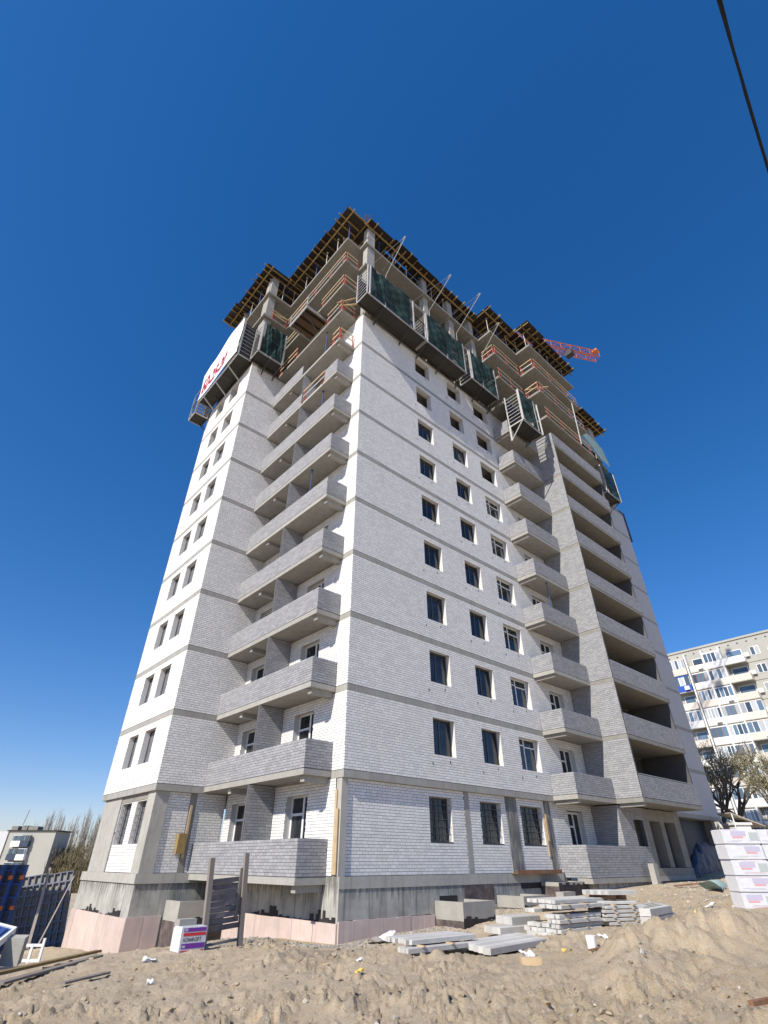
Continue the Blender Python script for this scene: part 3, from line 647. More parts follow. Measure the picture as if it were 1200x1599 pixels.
# right-hand balconies and loggias
for k in range(0, 9):
    z = 3*k
    p = empty_part('balcony', T, (15, -0.7, z-.2))
    MB().box(XA, XB-.002, -1.36, -.018, z-0.20, z-.001).build('slab', 'conc_l', p)
    MB().box(XA+0.16, XA+0.42, -1.25, -.018, z-0.36, z-0.201).build('beam', 'conc_l', p)
    parapet(p, [((XA, 0, 0), EY, -EX, -1.36, -.02), ((0, -1.36, 0), EX, -EY, XA, XB-.004)], z, 0.95, 200+k)
    p = empty_part('loggia', T, (20.7, -1.4, z-.2))
    MB().box(XP, XL, -2.78, -.018, z-0.20, z-.001).build('slab', 'conc', p)
    if k == 0: MB().box(XP+.16, XP+.42, -2.68, -1.4, z-0.36, z-0.201).build('beam', 'conc_l', p)
    parapet(p, [((0, -2.78, 0), EX, -EY, XP+.122, XL)], z, 1.05, 230+k)
    zt = z+2.795 if k < 8 else z+1.05
    m = MB(); m.box(XP, XP+.12, -2.78, -.02, z+.003, zt, 0); relief(m, (XP, 0, 0), EY, -EX, -2.78, -1.36, z+.006, zt-.004, 260+k)
    relief(m, (XP, 0, 0), EY, -EX, -1.36, -.03, z+.006, zt-.004, 280+k); m.build('side_wall', ['mortar_g', 'gbrick'], p)
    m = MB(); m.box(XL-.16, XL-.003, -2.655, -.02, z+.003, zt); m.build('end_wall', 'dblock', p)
    if k < 8:
        m = MB(); m.bar((XP+.2, -2.70, z+1.12), (XL-.2, -2.70, z+1.12), .04, .04); 
        if k < 7: m.build('hand_rail', 'steel', p)
# loggia back wall with dark openings
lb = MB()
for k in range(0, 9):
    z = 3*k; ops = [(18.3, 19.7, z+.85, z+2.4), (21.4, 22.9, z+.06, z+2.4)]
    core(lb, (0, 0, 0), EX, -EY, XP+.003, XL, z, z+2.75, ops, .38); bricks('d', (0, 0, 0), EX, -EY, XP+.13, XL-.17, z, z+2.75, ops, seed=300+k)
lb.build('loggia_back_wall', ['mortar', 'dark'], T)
# ground floor under the loggias
p = empty_part('entrance_front', T, (19, -1.36, -3.5))
parapet(p, [((XA, 0, 0), EY, -EX, -1.30, GS-.02), ((0, -1.30, 0), EX, -EY, XA, XB-.002)], -3.3, 1.26, 330)
mb = MB(); ops = [(18.44, 19.5, -2.02, -0.80)]
core(mb, (0, -1.30, 0), EX, -EY, XP+.121, 19.72, -3.3, -0.25, ops, .2, 0, 0)
for (a, b_, c, d) in brick_rects(XP, 19.72, -3.298, -0.255, ops, seed=340): mb.fbox((0, -1.30, 0), EX, EZ, -EY, a, b_, c, d, -.004, .010, 1)
mb.build('front_wall', ['mortar_g', 'gbrick'], p)
mb = MB(); mb.box(XP, XP+.12, -1.30, GS-.02, -3.3, -0.25, 0); relief(mb, (XP, 0, 0), EY, -EX, -1.30, GS-.03, -3.29, -0.26, 345); mb.build('party_wall', ['mortar_g', 'gbrick'], p)
for (x0, x1) in ((19.75, 20.33), (21.67, 22.17), (23.61, 24.4)): MB().box(x0, x1, -1.28, -0.8, -2.93, -0.25).build('pillar', 'conc', p)
MB().box(19.75, 24.4, -1.27, -.9, -0.82, -0.26).build('lintel', 'conc', p)
MB().box(XA-.02, 24.4, -1.34, -.6, -3.5, -3.302).build('sill_beam', 'conc_l', p)
MB().box(19.73, 24.4, -1.33, -.6, -3.30, -2.95).build('sill_beam', 'conc', p)
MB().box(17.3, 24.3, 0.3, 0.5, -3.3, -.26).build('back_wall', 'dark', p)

# all loose white/grey bricks of the walls that are too many to list
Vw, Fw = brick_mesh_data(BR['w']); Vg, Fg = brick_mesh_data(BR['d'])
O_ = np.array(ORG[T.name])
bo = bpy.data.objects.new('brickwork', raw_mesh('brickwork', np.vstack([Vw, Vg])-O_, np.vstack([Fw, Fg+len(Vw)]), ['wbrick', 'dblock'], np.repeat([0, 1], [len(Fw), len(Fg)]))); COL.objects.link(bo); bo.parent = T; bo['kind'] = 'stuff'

# ------------------------------------------------------------------ formwork deck on top
ZD = 38.75
def shared(name, mb, mats):
    if not isinstance(mats, (list, tuple)): mats = [mats]
    me = bpy.data.meshes.new(name); me.from_pydata(mb.v, [], mb.f)
    for mm in mats: me.materials.append(M[mm])
    if len(mats) > 1: me.polygons.foreach_set('material_index', mb.m)
    me.update(); return me
def place(name, me, parent, loc, rz=0.0):
    o = bpy.data.objects.new(name, me); COL.objects.link(o)
    if parent: o.parent = parent; o.location = Vector(loc)-ORG[parent.name]
    else: o.location = loc
    o.rotation_euler = (0, 0, rz); ORG[o.name] = Vector(loc); return o
def deck(label, x0, x1, y0, y1, along, edges, strip=3.75, e_over=0.16):
    """along: axis of the secondary beams ('x' or 'y'); edges: open sides"""
    d = thing('formwork_deck', label, 'formwork', ((x0+x1)/2, (y0+y1)/2, ZD-0.4), 'slab formwork tables on top of the tower')
    pw, pd = 1.25, 2.5
    if along == 'y': pw, pd = pd, pw
    nx = max(1, round((x1-x0)/pw)); ny = max(1, round((y1-y0)/pd)); sx = (x1-x0)/nx; sy = (y1-y0)/ny
    cell = shared('panel', MB().box(0.006, sx-.006, 0.006, sy-.006, 0, 0.027), 'ply')
    for i in range(nx):
        for j in range(ny):
            xa = x0+i*sx; ya = y0+j*sy
            if along == 'x' and i == 0: xa -= RN.choice((0, RN.uniform(.02, .24)))
            if along == 'y' and j == 0: ya -= RN.choice((0, 0, RN.uniform(.02, .22)))
            o = place('panel', cell, d, (xa, ya, ZD+.03*(j % 2)*(along == 'x')*(i == 0)+RN.uniform(-.006, .006)))
    if along == 'x':
        bm = MB().ibeam((-e_over, 0, 0), (x1-x0+0.0, 0, 0)); me = shared('secondary_beam', bm, 'ywood'); n = int((y1-y0)/0.66)
        for i in range(n+1):
            y = min(y0+0.10+i*0.66+RN.uniform(-.13, .13), y1-.05)
            place('secondary_beam', me, d, (x0+RN.choice((RN.uniform(-.12, .05), RN.uniform(.05, .4))), y, ZD-0.115))
        pm = shared('primary_beam', MB().ibeam((0, -0.25, 0), (0, y1-y0+0.05, 0)), 'ywood')
        for q in (0.42, 2.2, 4.0):
            if x0+q < x1: place('primary_beam', pm, d, (x0+q, y0, ZD-0.332))
    else:
        bm = MB().ibeam((0, -e_over, 0), (0, min(y1-y0, strip), 0)); me = shared('secondary_beam', bm, 'ywood'); n = int((x1-x0)/0.72)
        for i in range(n+1):
            x = min(x0+0.10+i*0.72+RN.uniform(-.16, .16), x1-.05)
            place('secondary_beam', me, d, (x, y0+RN.choice((RN.uniform(-.10, .05), RN.uniform(.1, .4))), ZD-0.115))
        pm = shared('primary_beam', MB().ibeam((-0.2, 0, 0), (x1-x0+0.1, 0, 0)), 'ywood')
        for q in (0.45, 2.2):
            if y0+q < y1: place('primary_beam', pm, d, (x0, y0+q, ZD-0.332))
    return d
deck('dark plywood formwork deck overhanging the left balconies at the top', -1.84, 0.0, 0.0, 8.04, 'x', ['x-'])
deck('dark plywood formwork deck on top of the left wing', -4.05, 0.0, 8.06, 15.7, 'x', ['x-'])
deck('dark plywood formwork deck along the top of the long right facade', 0.003, 12.84, -0.45, 3.3, 'y', ['y-'])
deck('dark plywood formwork deck above the right balconies at the top', 12.85, 16.7, -1.8, 3.3, 'y', ['y-'])
deck('dark plywood formwork deck on top of the projecting loggia bay', 16.71, 25.2, -3.1, 3.3, 'y', ['y-'])
deck('dark plywood formwork deck at the far right end of the top', 25.21, 36.0, -0.75, 3.3, 'y', ['y-'])
pg = MB()
pg.tube([(0, 0, 0), (0, 0, 1.3)], 0.032, 8); pg.tube([(0, 0, 1.28), (0, 0, 2.30)], 0.024, 8); pg.box(-.07, .07, -.07, .07, 0.0, .012); pg.box(-.07, .07, -.07, .07, 2.29, 2.31); pg.tube([(0, 0, 1.26), (0, 0, 1.34)], .045, 8)
pm_ = shared('prop', pg, ['steel']); pmb = shared('prop', pg, ['bluep'])
spots = [(-0.98, 0.9+1.45*i) for i in range(5)]+[(-3.2, 8.9+1.5*i) for i in range(5)]+[(-2.0, 8.6), (-1.0, 8.6)]+[(1.6+1.5*i, .35) for i in range(8)]+[(13.5+1.4*i, -1.0) for i in range(3)]+[(17.4+1.3*i, -2.3) for i in range(6)]+[(26+1.6*i, 0.4) for i in range(6)]+[(17.6, -1.2), (13.6, 0.3), (-0.7, 2.0), (0.6, 1.6)]
NP = {}
for i, (x, y) in enumerate(spots):
    o = place('formwork_prop', pmb if i % 3 == 0 else pm_, None, (x, y, 36.005))
    wh = 'the left balconies' if x < 0 and y < 8 else ('the left wing' if x < 0 else ('the long facade' if x < 13 else ('the right balconies' if x < 17 else ('the projecting bay' if x < 25 else 'the far right end'))))
    NP[wh] = NP.get(wh, 0)+1
    tag(o, '%s steel prop under the formwork deck above %s, %s of its row' % ('blue' if i % 3 == 0 else 'grey', wh, ORD[min(NP[wh]-1, 11)]), 'prop', 'steel props under the formwork deck')
def lone_prop(x, y, z, h, label):
    m = MB(); m.tube([(x, y, z), (x, y, z+h*.55)], .032, 8); m.tube([(x, y, z+h*.53), (x, y, z+h)], .024, 8); m.box(x-.07, x+.07, y-.07, y+.07, z, z+.012); m.box(x-.06, x+.06, y-.06, y+.06, z+h-.012, z+h)
    tag(m.build('formwork_prop', 'bluep'), label, 'prop', 'blue steel props left on the balconies')
lone_prop(-0.9, 2.75, 12.0, 2.79, 'blue steel prop standing on the left balcony four floors above the lowest slab')
lone_prop(-0.9, 2.45, 18.0, 2.79, 'blue steel prop standing on the left balcony six floors above the lowest slab')
lone_prop(-0.95, 4.75, 12.0, 2.79, 'blue steel prop beside the balcony party wall, left of the other prop')
lone_prop(-0.9, 2.7, 24.0, 2.75, 'blue steel prop on the topmost bricked left balcony under the hoist platform')
lone_prop(14.6, -1.15, 9.0, 2.78, 'thin steel prop standing on a right balcony beside its door')

def rebar(x, y, h, n, label, sp=.35):
    m = MB()
    for i in range(n):
        a = x+RN.uniform(-sp, sp); b_ = y+RN.uniform(-sp*.5, sp*.5); m.tube([(a, b_, ZD+.03), (a+RN.uniform(-.06, .06), b_+RN.uniform(-.06, .06), ZD+h*RN.uniform(.6, 1))], .012, 3)
    for j in range(3): z = ZD+.4+j*.4; m.tube([(x-sp, y-sp*.5, z), (x+sp, y-sp*.5, z)], .009, 3)
    tag(m.build('rebar_bundle', 'rebar'), label, 'rebar', 'starter bars above the deck', 'stuff')
rebar(0.3, 0.3, 2.3, 26, 'rusty starter bars rising above the near top corner of the tower')
rebar(-2.6, 9.2, 1.9, 26, 'rusty starter bars rising above the left wing')
rebar(6.6, 0.3, 2.0, 18, 'rusty starter bars rising at the middle of the long facade')
rebar(10.0, 0.4, 1.7, 14, 'rusty starter bars rising near the right balconies')

# ------------------------------------------------------------------ guard rails on the open floors
def guard_rail(label, p, q, z, step=2.1, mid=True, red=True, rails='wood'):
    p = np.array((*p, z), float); q = np.array((*q, z), float); L = np.linalg.norm(q-p); n = max(1, round(L/step))
    g = thing('guard_rail', label, 'guard rail', (p+q)/2, 'temporary guard rails on the open floors')
    d = (q-p)/L; s = np.cross(d, EZ)
    for i in range(n+1):
        c = p+(q-p)*min(max(i/n, .04), .96)
        m = MB(); m.bar(c, c+EZ*1.12, .04, .04, up=d); m.bar(c+d*.16, c+d*.16+EZ*.55, .028, .028, up=d); m.bar(c+d*.02+EZ*.25, c+d*.17+EZ*.25, .03, .03); m.bar(c-EZ*.02-s*.1, c-EZ*.02+s*.2, .05, .035); m.build('post', 'red' if red else 'steel', g)
    for hh in (0.55, 1.05):
        jt = RN.uniform(-.04, .04); MB().bar(p+EZ*(hh+jt)+s*.04, q+EZ*(hh+RN.uniform(-.04, .04))+s*.04, .025, .09).build('rail', rails if hh > .6 or RN.random() < .6 else 'steel', g)
gr = guard_rail
gr('red post guard rail in the gap of the left balcony parapet', (-1.15, 4.3), (-1.15, 2.0), 21)
gr('red post guard rail on the left balcony slab just above the stepped parapet', (-1.15, 1.5), (-1.15, .8), 24, step=.5)
gr('red post guard rail on the short end of that left balcony slab', (-1.1, .8), (-.1, .8), 24, step=1)
gr('red post guard rail on the left balcony slab under the hoist platform', (-1.15, 2.4), (-1.15, .8), 27, step=1.2)
gr('guard rail on the short balcony end beside the scaffold cage', (-1.1, .8), (-.1, .8), 27, step=1)
gr('red post guard rail at the left of the hoist platform', (-1.15, 8.3), (-1.15, 6.0), 27)
gr('long red post guard rail on the upper left balcony slab level with the hoist platform', (-1.15, 3.4), (-1.15, .8), 30)
gr('guard rail on the short end of the balcony level with the hoist platform', (-1.1, .8), (-.1, .8), 30, step=1)
gr('red post guard rail where the left wing meets the balcony slab', (-1.15, 8.4), (-1.15, 6.0), 30)
gr('long red post guard rail on the left balcony slab second from the top', (-1.15, 8.4), (-1.15, .8), 33)
gr('guard rail on the short end of the left balcony slab second from the top', (-1.1, .8), (-.1, .8), 33, step=1)
gr('wooden guard rail on the inner corner of the left wing floor', (-2.6, 8.5), (-1.3, 8.5), 33, step=1.3)
gr('red post guard rail along the right balcony slab second from the top', (13.3, -1.3), (16.8, -1.3), 33)
gr('guard rail on the short end of the right balcony slab second from the top', (13.25, -.1), (13.25, -1.25), 33, step=.6)
gr('red post guard rail along the right balcony slab behind the dark net', (13.3, -1.3), (16.8, -1.3), 30)
gr('red post guard rail along the projecting bay second slab from the top', (17.1, -2.7), (24.3, -2.7), 33)
gr('wooden guard rail on the short end of the projecting bay second slab from the top', (17.05, -1.4), (17.05, -2.65), 33, step=1.2)
gr('red post guard rail along the projecting bay third slab from the top', (17.1, -2.7), (24.3, -2.7), 30)
gr('guard rail on the short end of the projecting bay third slab from the top', (17.05, -1.4), (17.05, -2.65), 30, step=1.2)
gr('red post guard rail just above the topmost brick loggia', (17.1, -2.7), (24.3, -2.7), 27)
tag(MB().tube([(22.3, -2.80, 27.05), (22.75, -2.82, 32.4), (22.4, -2.82, 32.65)], .045, 6).build('leaning_pole', 'steel'), 'pale steel pole leaning across the rails of the projecting bay', 'pole')

# ------------------------------------------------------------------ hanging scaffold platforms with nets
def platform(label, o, u, n, u0, u1, w0, w1, z0, h, nets, openb=(), ends=(True, True), struts=(), bars_end=True, net_m='net', tilt=0):
    """frame: u along the wall, n outward; w0..w1 distance from the wall"""
    o = np.array(o, float)
    def W(a, b, c): return o+u*a+n*b+EZ*c
    p = thing('scaffold_platform', label, 'scaffold', W((u0+u1)/2, (w0+w1)/2, z0), 'netted scaffold platforms hung on the tower')
    k = max(1, round((u1-u0)/1.3)); sw = (u1-u0)/k
    for i in range(k): MB().fbox(o, u, n, EZ, u0+i*sw+.008, u0+(i+1)*sw-.008, w0, w1, z0, z0+.05).build('deck_board', 'dsteel', p)
    for (a, b_) in ((w0, w0+.06), (w1-.06, w1)): MB().fbox(o, u, n, EZ, u0, u1, a, b_, z0-.12, z0-.001).build('edge_beam', 'dsteel' if a == w0 else 'steel', p)
    for i, a in enumerate([u0, u1]):
        if ends[i]:
            MB().bar(W(a, w0, z0-.06), W(a, w1, z0-.06), .05, .1).build('cross_beam', 'steel', p)
            for b_ in (w0+.04, w1-.04): MB().bar(W(a, b_, z0), W(a, b_, z0+h), .09, .07, up=u).build('post', 'steel', p)
            if bars_end:
                for j in range(1, 9):
                    MB().bar(W(a, w0+.05, z0+h*j/9), W(a, w1-.05, z0+h*j/9), .035, .035).build('bar', 'steel', p)
    for a in openb:
        MB().bar(W(a, w1+.01, z0-.1), W(a, w1+.01, z0+h+.05), .12, .08, up=u).build('post', 'steel', p)
    for b_ in (w0+.04, w1-.02): MB().bar(W(u0, b_, z0+h), W(u1, b_, z0+h), .05, .06).build('top_rail', 'steel', p)
    MB().bar(W(u0, w1-.02, z0+h*.5), W(u1, w1-.02, z0+h*.5), .04, .04).build('mid_rail', 'dsteel', p)
    MB().fbox(o, u, n, EZ, u0+.1, u1-.1, w0+.02, w0+.045, z0+.06, z0+h*.93).build('back_board', 'ply', p)
    for (a, b_) in nets:
        ph = RN.uniform(0, 6)
        def fn(s, t, a=a, b_=b_, ph=ph):
            wv = .07*math.sin(s*6+ph+2.2*t)+.05*math.sin(t*7+ph*2-s*3)+.03*math.sin(s*19+t*8+ph)+.02*math.sin(t*23-s*11); sag = -.10*math.sin(math.pi*s)*(t**3)-.04*(1-t)*math.sin(s*9+ph)
            return W(a+(b_-a)*s, w1+.05+wv*math.sin(math.pi*min(max(s, .04), .96)), z0+.03+(h+.02)*t+sag)
        MB().sheet(fn, 24, 24).build('net', net_m, p, smooth=True)
    for a in struts:
        MB().tube([W(a, w1-.04, z0-.08), W(a+.06, .03, z0-.75)], .035, 6).build('strut', 'dsteel', p)
        MB().tube([W(a+.03, w1*.42, z0-.08), W(a+.06, .05, z0-.6)], .03, 6).build('strut', 'dsteel', p)
        MB().bar(W(a, w1+.02, z0-.22), W(a, w1+.02, z0+.25), .06, .06, up=u).build('coupler', 'steel', p)
    return p
platform('netted scaffold cage at the near top corner with open end bars', (0, 0, 0), EX, -EY, -.72, 4.62, .18, 1.30, 27.05, 3.1, [(-.5, .78), (.78, 3.05)], openb=(-.55, 3.4), struts=(.78, 3.1), ends=(True, True))
platform('middle netted scaffold platform on the long facade between the first and third', (0, 0, 0), EX, -EY, 4.70, 8.85, .18, 1.30, 27.0, 3.05, [(4.85, 6.75), (6.75, 8.65)], openb=(4.72, 8.72), struts=(4.75, 6.75, 8.8))
platform('third netted scaffold platform on the long facade next to the right balconies', (0, 0, 0), EX, -EY, 9.45, 12.65, .18, 1.30, 26.95, 3.1, [(9.6, 10.9), (10.85, 12.45)], openb=(9.55, 12.55), struts=(10.75, 12.6))
P4 = platform('scaffold cage with ladder-like open end hanging at the right balconies', (0, -1.4, 0), EX, -EY, 13.0, 15.55, .15, 1.38, 23.95, 3.05, [(13.1, 14.9)], openb=(13.02, 14.95, 15.5), struts=(15.0,))
MB().bar((13.0, -2.76, 23.9), (13.0, -1.6, 22.6), .06, .06).build('strut', 'steel', P4); MB().bar((13.0, -1.6, 24.0), (13.0, -1.6, 22.55), .14, .08, up=(1, 0, 0)).build('post', 'steel', P4)
platform('netted scaffold cage at the far right beyond the loggias', (0, 0, 0), EX, -EY, 29.0, 31.6, .2, 1.4, 26.2, 3.2, [(29.1, 31.4)], openb=(31.55,), struts=(29.2, 31.5))
PL = platform('scaffold platform behind the white banner on the left wing', (LBX, 0, 0), EY, -EX, 8.55, 14.85, .12, 1.16, 27.15, 3.6, [], struts=(), ends=(True, True), bars_end=True)
for a in (10.0, 12.0, 14.0): MB().bar((LBX-1.1, a, 27.05), (LBX-.04, a, 26.2), .09, .07).build('strut', 'steel', PL); 
MB().fbox((LBX, 0, 0), EY, EZ, -EX, 8.56, 8.60, 27.25, 30.6, .2, 1.1).build('end_board', 'dsteel', PL)
platform('short scaffold platform at the far end of the left wing, below the banner', (LBX, 0, 0), EY, -EX, 14.95, 16.1, .12, 1.2, 26.1, 2.6, [], struts=(15.5,))
platform('green netted scaffold cage on the side of the left wing above the balconies', (0, LBY, 0), EX, -EY, -3.6, -1.6, .15, 1.25, 27.0, 3.15, [(-3.35, -2.55), (-2.6, -1.75)], openb=(-3.55, -1.65), struts=(-2.6, -1.7))
# netting sheet at the far right edge and ragged cover beyond the end wall
def fn(s, t): return (28.5+6.3*s, -0.12-.15*math.sin(s*3)-.25*(1-t), 33.2+2.7*t-0.5*(1-t)*math.sin(2.5*s))
tag(MB().sheet(fn, 16, 8).build('net_sheet', 'teal', smooth=True), 'pale green net sheet hung at the far right top floor', 'net')
pe = thing('scaffold_platform', 'dark scaffold platform sticking out past the far right end wall', 'scaffold', (35.5, 2.0, 24.2), 'netted scaffold platforms hung on the tower')
MB().box(35.03, 36.2, .2, 6.5, 24.2, 24.3).build('deck_board', 'dsteel', pe); MB().box(36.1, 36.16, .2, 6.5, 24.31, 27.6).build('net', 'net', pe); MB().box(35.05, 36.09, .2, .26, 24.31, 27.6).build('end_board', 'dsteel', pe)

for i, (p, q, lb_) in enumerate((((16.9, -1.5, 30.9), (17.9, -3.1, 30.75), 'poking out at the corner of the projecting bay'), ((-1.3, 1.2, 28.0), (-.2, -.25, 28.25), 'slanting across the balcony end by the scaffold cage'), ((-1.25, 1.0, 27.5), (-.1, -.1, 27.7), 'lying low across the balcony end by the scaffold cage'), ((9.0, -.1, 30.45), (10.3, -.5, 30.35), 'lying on top of the second scaffold net'), ((-2.7, 8.3, 33.35), (-1.2, 8.1, 33.5), 'tied across the inner corner of the left wing'))):
    tag(MB().bar(p, q, .11, .04).build('loose_board', 'wood'), 'loose pale board '+lb_, 'board', 'loose boards on the upper floors')
# banner ---------------------------------------------------------------
XBN = LBX-1.24
def bwave(s, t): return .05*math.sin(5*s+1)+.035*math.sin(7*t+3*s)
def btop(s): return 31.15+.38*math.sin(4.5*s+.5)*s**.5-.12*math.sin(11*s)-.75*max(0, s-.86)/.14
def bpt(y, z, off=0.0):
    s = (y-8.55)/6.4; t = (z-27.25)/4.0; return (XBN-bwave(s, t)-off, y, z)
bn = thing('banner', 'white banner with large red digits on the left wing scaffold', 'banner', (XBN, 11.7, 27.25))
def fn(s, t): y = 8.55+6.4*s; z = 27.22+(btop(s)-27.22)*t; return bpt(y, z)
MB().sheet(fn, 40, 16).build('cloth', 'banner', bn, smooth=True)
text_mesh('60-25-20', 2.35, lambda x, y: bpt(14.75-x, 27.75+y, .015), 'lettering', 'redink', bn, xs=0.485, bold=.075)
mk = MB()
for (y, z) in ((10.6, 30.6), (12.6, 30.45), (14.0, 30.0), (9.9, 30.2)): mk.fbox(bpt(y, z, .012), EY, EZ, -EX, -.18, .18, -.05, .06, 0, .004)
tag(mk.build('print_marks', 'grey_l', bn), kind='stuff')

# hoist landing
h = thing('hoist_platform', 'wooden bottomed hoist platform jutting out over the left balconies', 'platform', (-1.3, 4.7, 29.45))
for i in range(7): MB().box(-2.15+i*.25+.004, -2.15+(i+1)*.25-.004, 3.68, 5.76, 29.52, 29.56).build('plank', 'ply_l', h)
for y in (3.95, 4.6, 5.3): MB().box(-2.1, -.42, y-.05, y+.05, 29.40, 29.519).build('joist', 'ply', h)
for (x0, x1, y0, y1) in ((-2.22, -2.16, 3.6, 5.84), (-.40, -.34, 3.6, 5.84)): MB().box(x0, x1, y0, y1, 29.38, 29.62).build('edge_beam', 'steel', h)
for (x0, x1, y0, y1) in ((-2.159, -.401, 3.6, 3.66), (-2.159, -.401, 5.78, 5.84)): MB().box(x0, x1, y0, y1, 29.38, 29.62).build('edge_beam', 'steel', h)
for (x, y) in ((-2.19, 3.63), (-2.19, 5.81), (-.37, 3.63)): MB().box(x-.03, x+.03, y-.03, y+.03, 29.621, 30.8).build('post', 'steel', h)
for z in (30.15, 30.7): MB().box(-2.18, -2.15, 3.67, 5.77, z, z+.07).build('rail', 'wood', h); 
MB().bar((-2.1, 4.0, 29.4), (-1.0, 4.0, 28.2), .06, .06).build('strut', 'dsteel', h)

# outrigger poles with a catch net
for i, (pa, pt, lb_) in enumerate((((.81, -1.32, 30.5), (.81, -3.35, 32.81), 'nearest the corner'), ((5.11, -1.32, 30.75), (5.11, -3.68, 32.57), 'above the second scaffold'), ((8.15, -1.32, 30.9), (8.15, -4.01, 33.09), 'at the end of the second scaffold'), ((11.24, -1.32, 30.9), (11.24, -3.39, 33.02), 'in front of the right balconies'))):
    pa = np.array(pa); pt = np.array(pt); t = thing('outrigger_pole', 'thin white outrigger pole leaning out from the facade '+lb_, 'pole', pa, 'safety net outriggers on the long facade')
    MB().tube([pa-EZ*.9, pa, pa*.5+pt*.5, pt, pt+np.array((0, .12, .10)), pt+np.array((0, .35, .05))], .026, 6).build('arm', 'steel', t)
    MB().tube([pt, (pa[0]-.3, -.1, 33.1)], .012, 4).build('stay', 'steel', t); MB().tube([pt, (pa[0]+.6, -.1, 33.0)], .009, 4).build('stay', 'steel', t)

# ------------------------------------------------------------------ crane behind the tower
cr = thing('tower_crane', 'orange lattice crane boom behind the tower roof', 'crane', (6.8, 17.2, -6.5))
def lattice(name, p, q, wd, ht, n, par, r=.07):
    p = np.array(p, float); q = np.array(q, float); d = (q-p)/np.linalg.norm(q-p); up = EZ if abs(d[2]) < .9 else EX; s = np.cross(d, up); s /= np.linalg.norm(s); up = np.cross(s, d)
    m = MB(); C4 = [(-1, -1), (1, -1), (1, 1), (-1, 1)]
    def pt(i, c): return p+(q-p)*i/n+s*c[0]*wd/2+up*c[1]*ht/2
    for c in C4: m.tube([pt(0, c), pt(n, c)], r, 5)
    for i in range(n+1):
        for k in range(4):
            m.tube([pt(i, C4[k]), pt(i, C4[(k+1) % 4])], r*.5, 4)
            if i < n: m.tube([pt(i, C4[k]), pt(i+1, C4[(k+1) % 4])], r*.5, 4)
    return m.build(name, 'orange', par)
lattice('boom', (6.9, 17.0, 56.0), (41.0, -1.3, 56.0), .95, 1.1, 26, cr, .07); lattice('mast', (6.8, 17.2, -6.4), (6.8, 17.2, 58.5), 1.6, 1.6, 32, cr, .09)
lattice('counter_boom', (6.5, 17.3, 56.0), (3.6, 18.8, 56.0), 1.2, 1.4, 3, cr); MB().box(3.4, 4.8, 18.2, 19.6, 54.6, 56.2).build('counterweight', 'conc', cr)
MB().box(36.2, 37.0, .2, 1.2, 54.3, 55.2).build('trolley', 'dsteel', cr); MB().box(40.5, 41.3, -1.7, -1.0, 56.8, 57.1).build('end_stop', 'orange', cr)

# overhead cable
cb = MB(); pts = []
for i in range(60):
    s = -30+i*1.6; pts.append((CAM[0]+s, CAM[1]-2.45+.07*s+.012*s if s > 0 else CAM[1]-2.45+.082*s, CAM[2]+11.35-.045*s+.0012*s*s))
cb.tube(pts, .022, 6); cb.tube([(x, y+.03*math.sin(i*2.2), z+.03*math.cos(i*2.2)) for i, (x, y, z) in enumerate(pts)], .016, 5)
tag(cb.build('overhead_cable', 'cable', smooth=True), 'black twisted overhead cable crossing the upper right sky', 'cable')

# ------------------------------------------------------------------ precast concrete pieces on the ground
def beam_thing(name, label, c, L, wd, ht, rz, group, cat='concrete beam', holes=2, m='lintel'):
    """long precast member, axis along local x, near end shows small core holes"""
    mb = MB(); ch = .012
    P = [(-wd/2, 0), (wd/2, 0), (wd/2, ht-ch), (wd/2-ch, ht), (-wd/2+ch, ht), (-wd/2, ht-ch)]
    V = [(x, y, z) for x in (0, L) for (y, z) in P]; n = 6
    mb.add(V, [tuple(range(n))[::-1], tuple(range(n, 2*n))]+[(i, (i+1) % n, n+(i+1) % n, n+i) for i in range(n)])
    me = shared(name, mb, [m]); o = place(name, me, None, c, rz); tag(o, label, cat, group)
    o['label'] = label; return o
def stack(where, x, y, z, L, wd, ht, counts, rz, group, gap=.03, skew=.0, jit=.05):
    """layers of beams lying along +x (rotated rz), ends towards the camera side; counts = beams per layer from the bottom"""
    c, s = math.cos(rz), math.sin(rz)
    for k, (n, off, dx, LL) in enumerate(counts):
        for i in range(n):
            ly = off+i*(wd+.006); lx = dx+RN.uniform(-jit, jit); wx = x+c*lx+s*ly; wy = y+s*lx-c*ly
            lay = 'top' if k == len(counts)-1 else ('bottom' if k == 0 else ORD[k])
            lab = 'concrete lintel, %s from left in %s layer of %s' % (ORD[min(i, 11)], lay, where)
            beam_thing('concrete_lintel', lab, (wx, wy, z+k*(ht+gap)), LL+RN.uniform(-.02, .02), wd, ht, rz+RN.uniform(-.012, .012), group)
        if k < len(counts)-1:
            for q in (.25, .8):
                lx = dx+L*q*.8; ly = off+n*wd/2; wx = x+c*lx+s*ly; wy = y+s*lx-c*ly
                b_ = MB().fbox((wx, wy, z+k*(ht+gap)+ht), (s, -c, 0), (c, s, 0), EZ, -n*wd/2-.02, n*wd/2+.02, -.04, .04, .001, gap-.001)
                tag(b_.build('spacer_lath', 'wood'), 'thin lath at the %s end above the %s layer of %s' % (('near', 'far')[q > .5], 'bottom' if k == 0 else ORD[k], where), 'lath', 'spacer laths in the lintel stacks')
stack('flat left row', -.92, -3.28, -4.50, 2.2, .105, .10, [(4, .75, -.2, 2.0), (9, 0, 0, 2.2)], -.09, 'lintels in the left flat row')
stack('middle criss-cross pile', 3.86, -4.12, -4.36, 2.0, .13, .092, [(10, .0, .0, 1.9), (9, .1, .05, 2.3), (3, .95, .0, 1.9), (4, .75, .1, 2.0), (3, .1, .0, 1.9), (6, .55, .15, 2.4), (8, .0, .3, 2.6)], -.10, 'lintels in the middle pile', gap=.016)
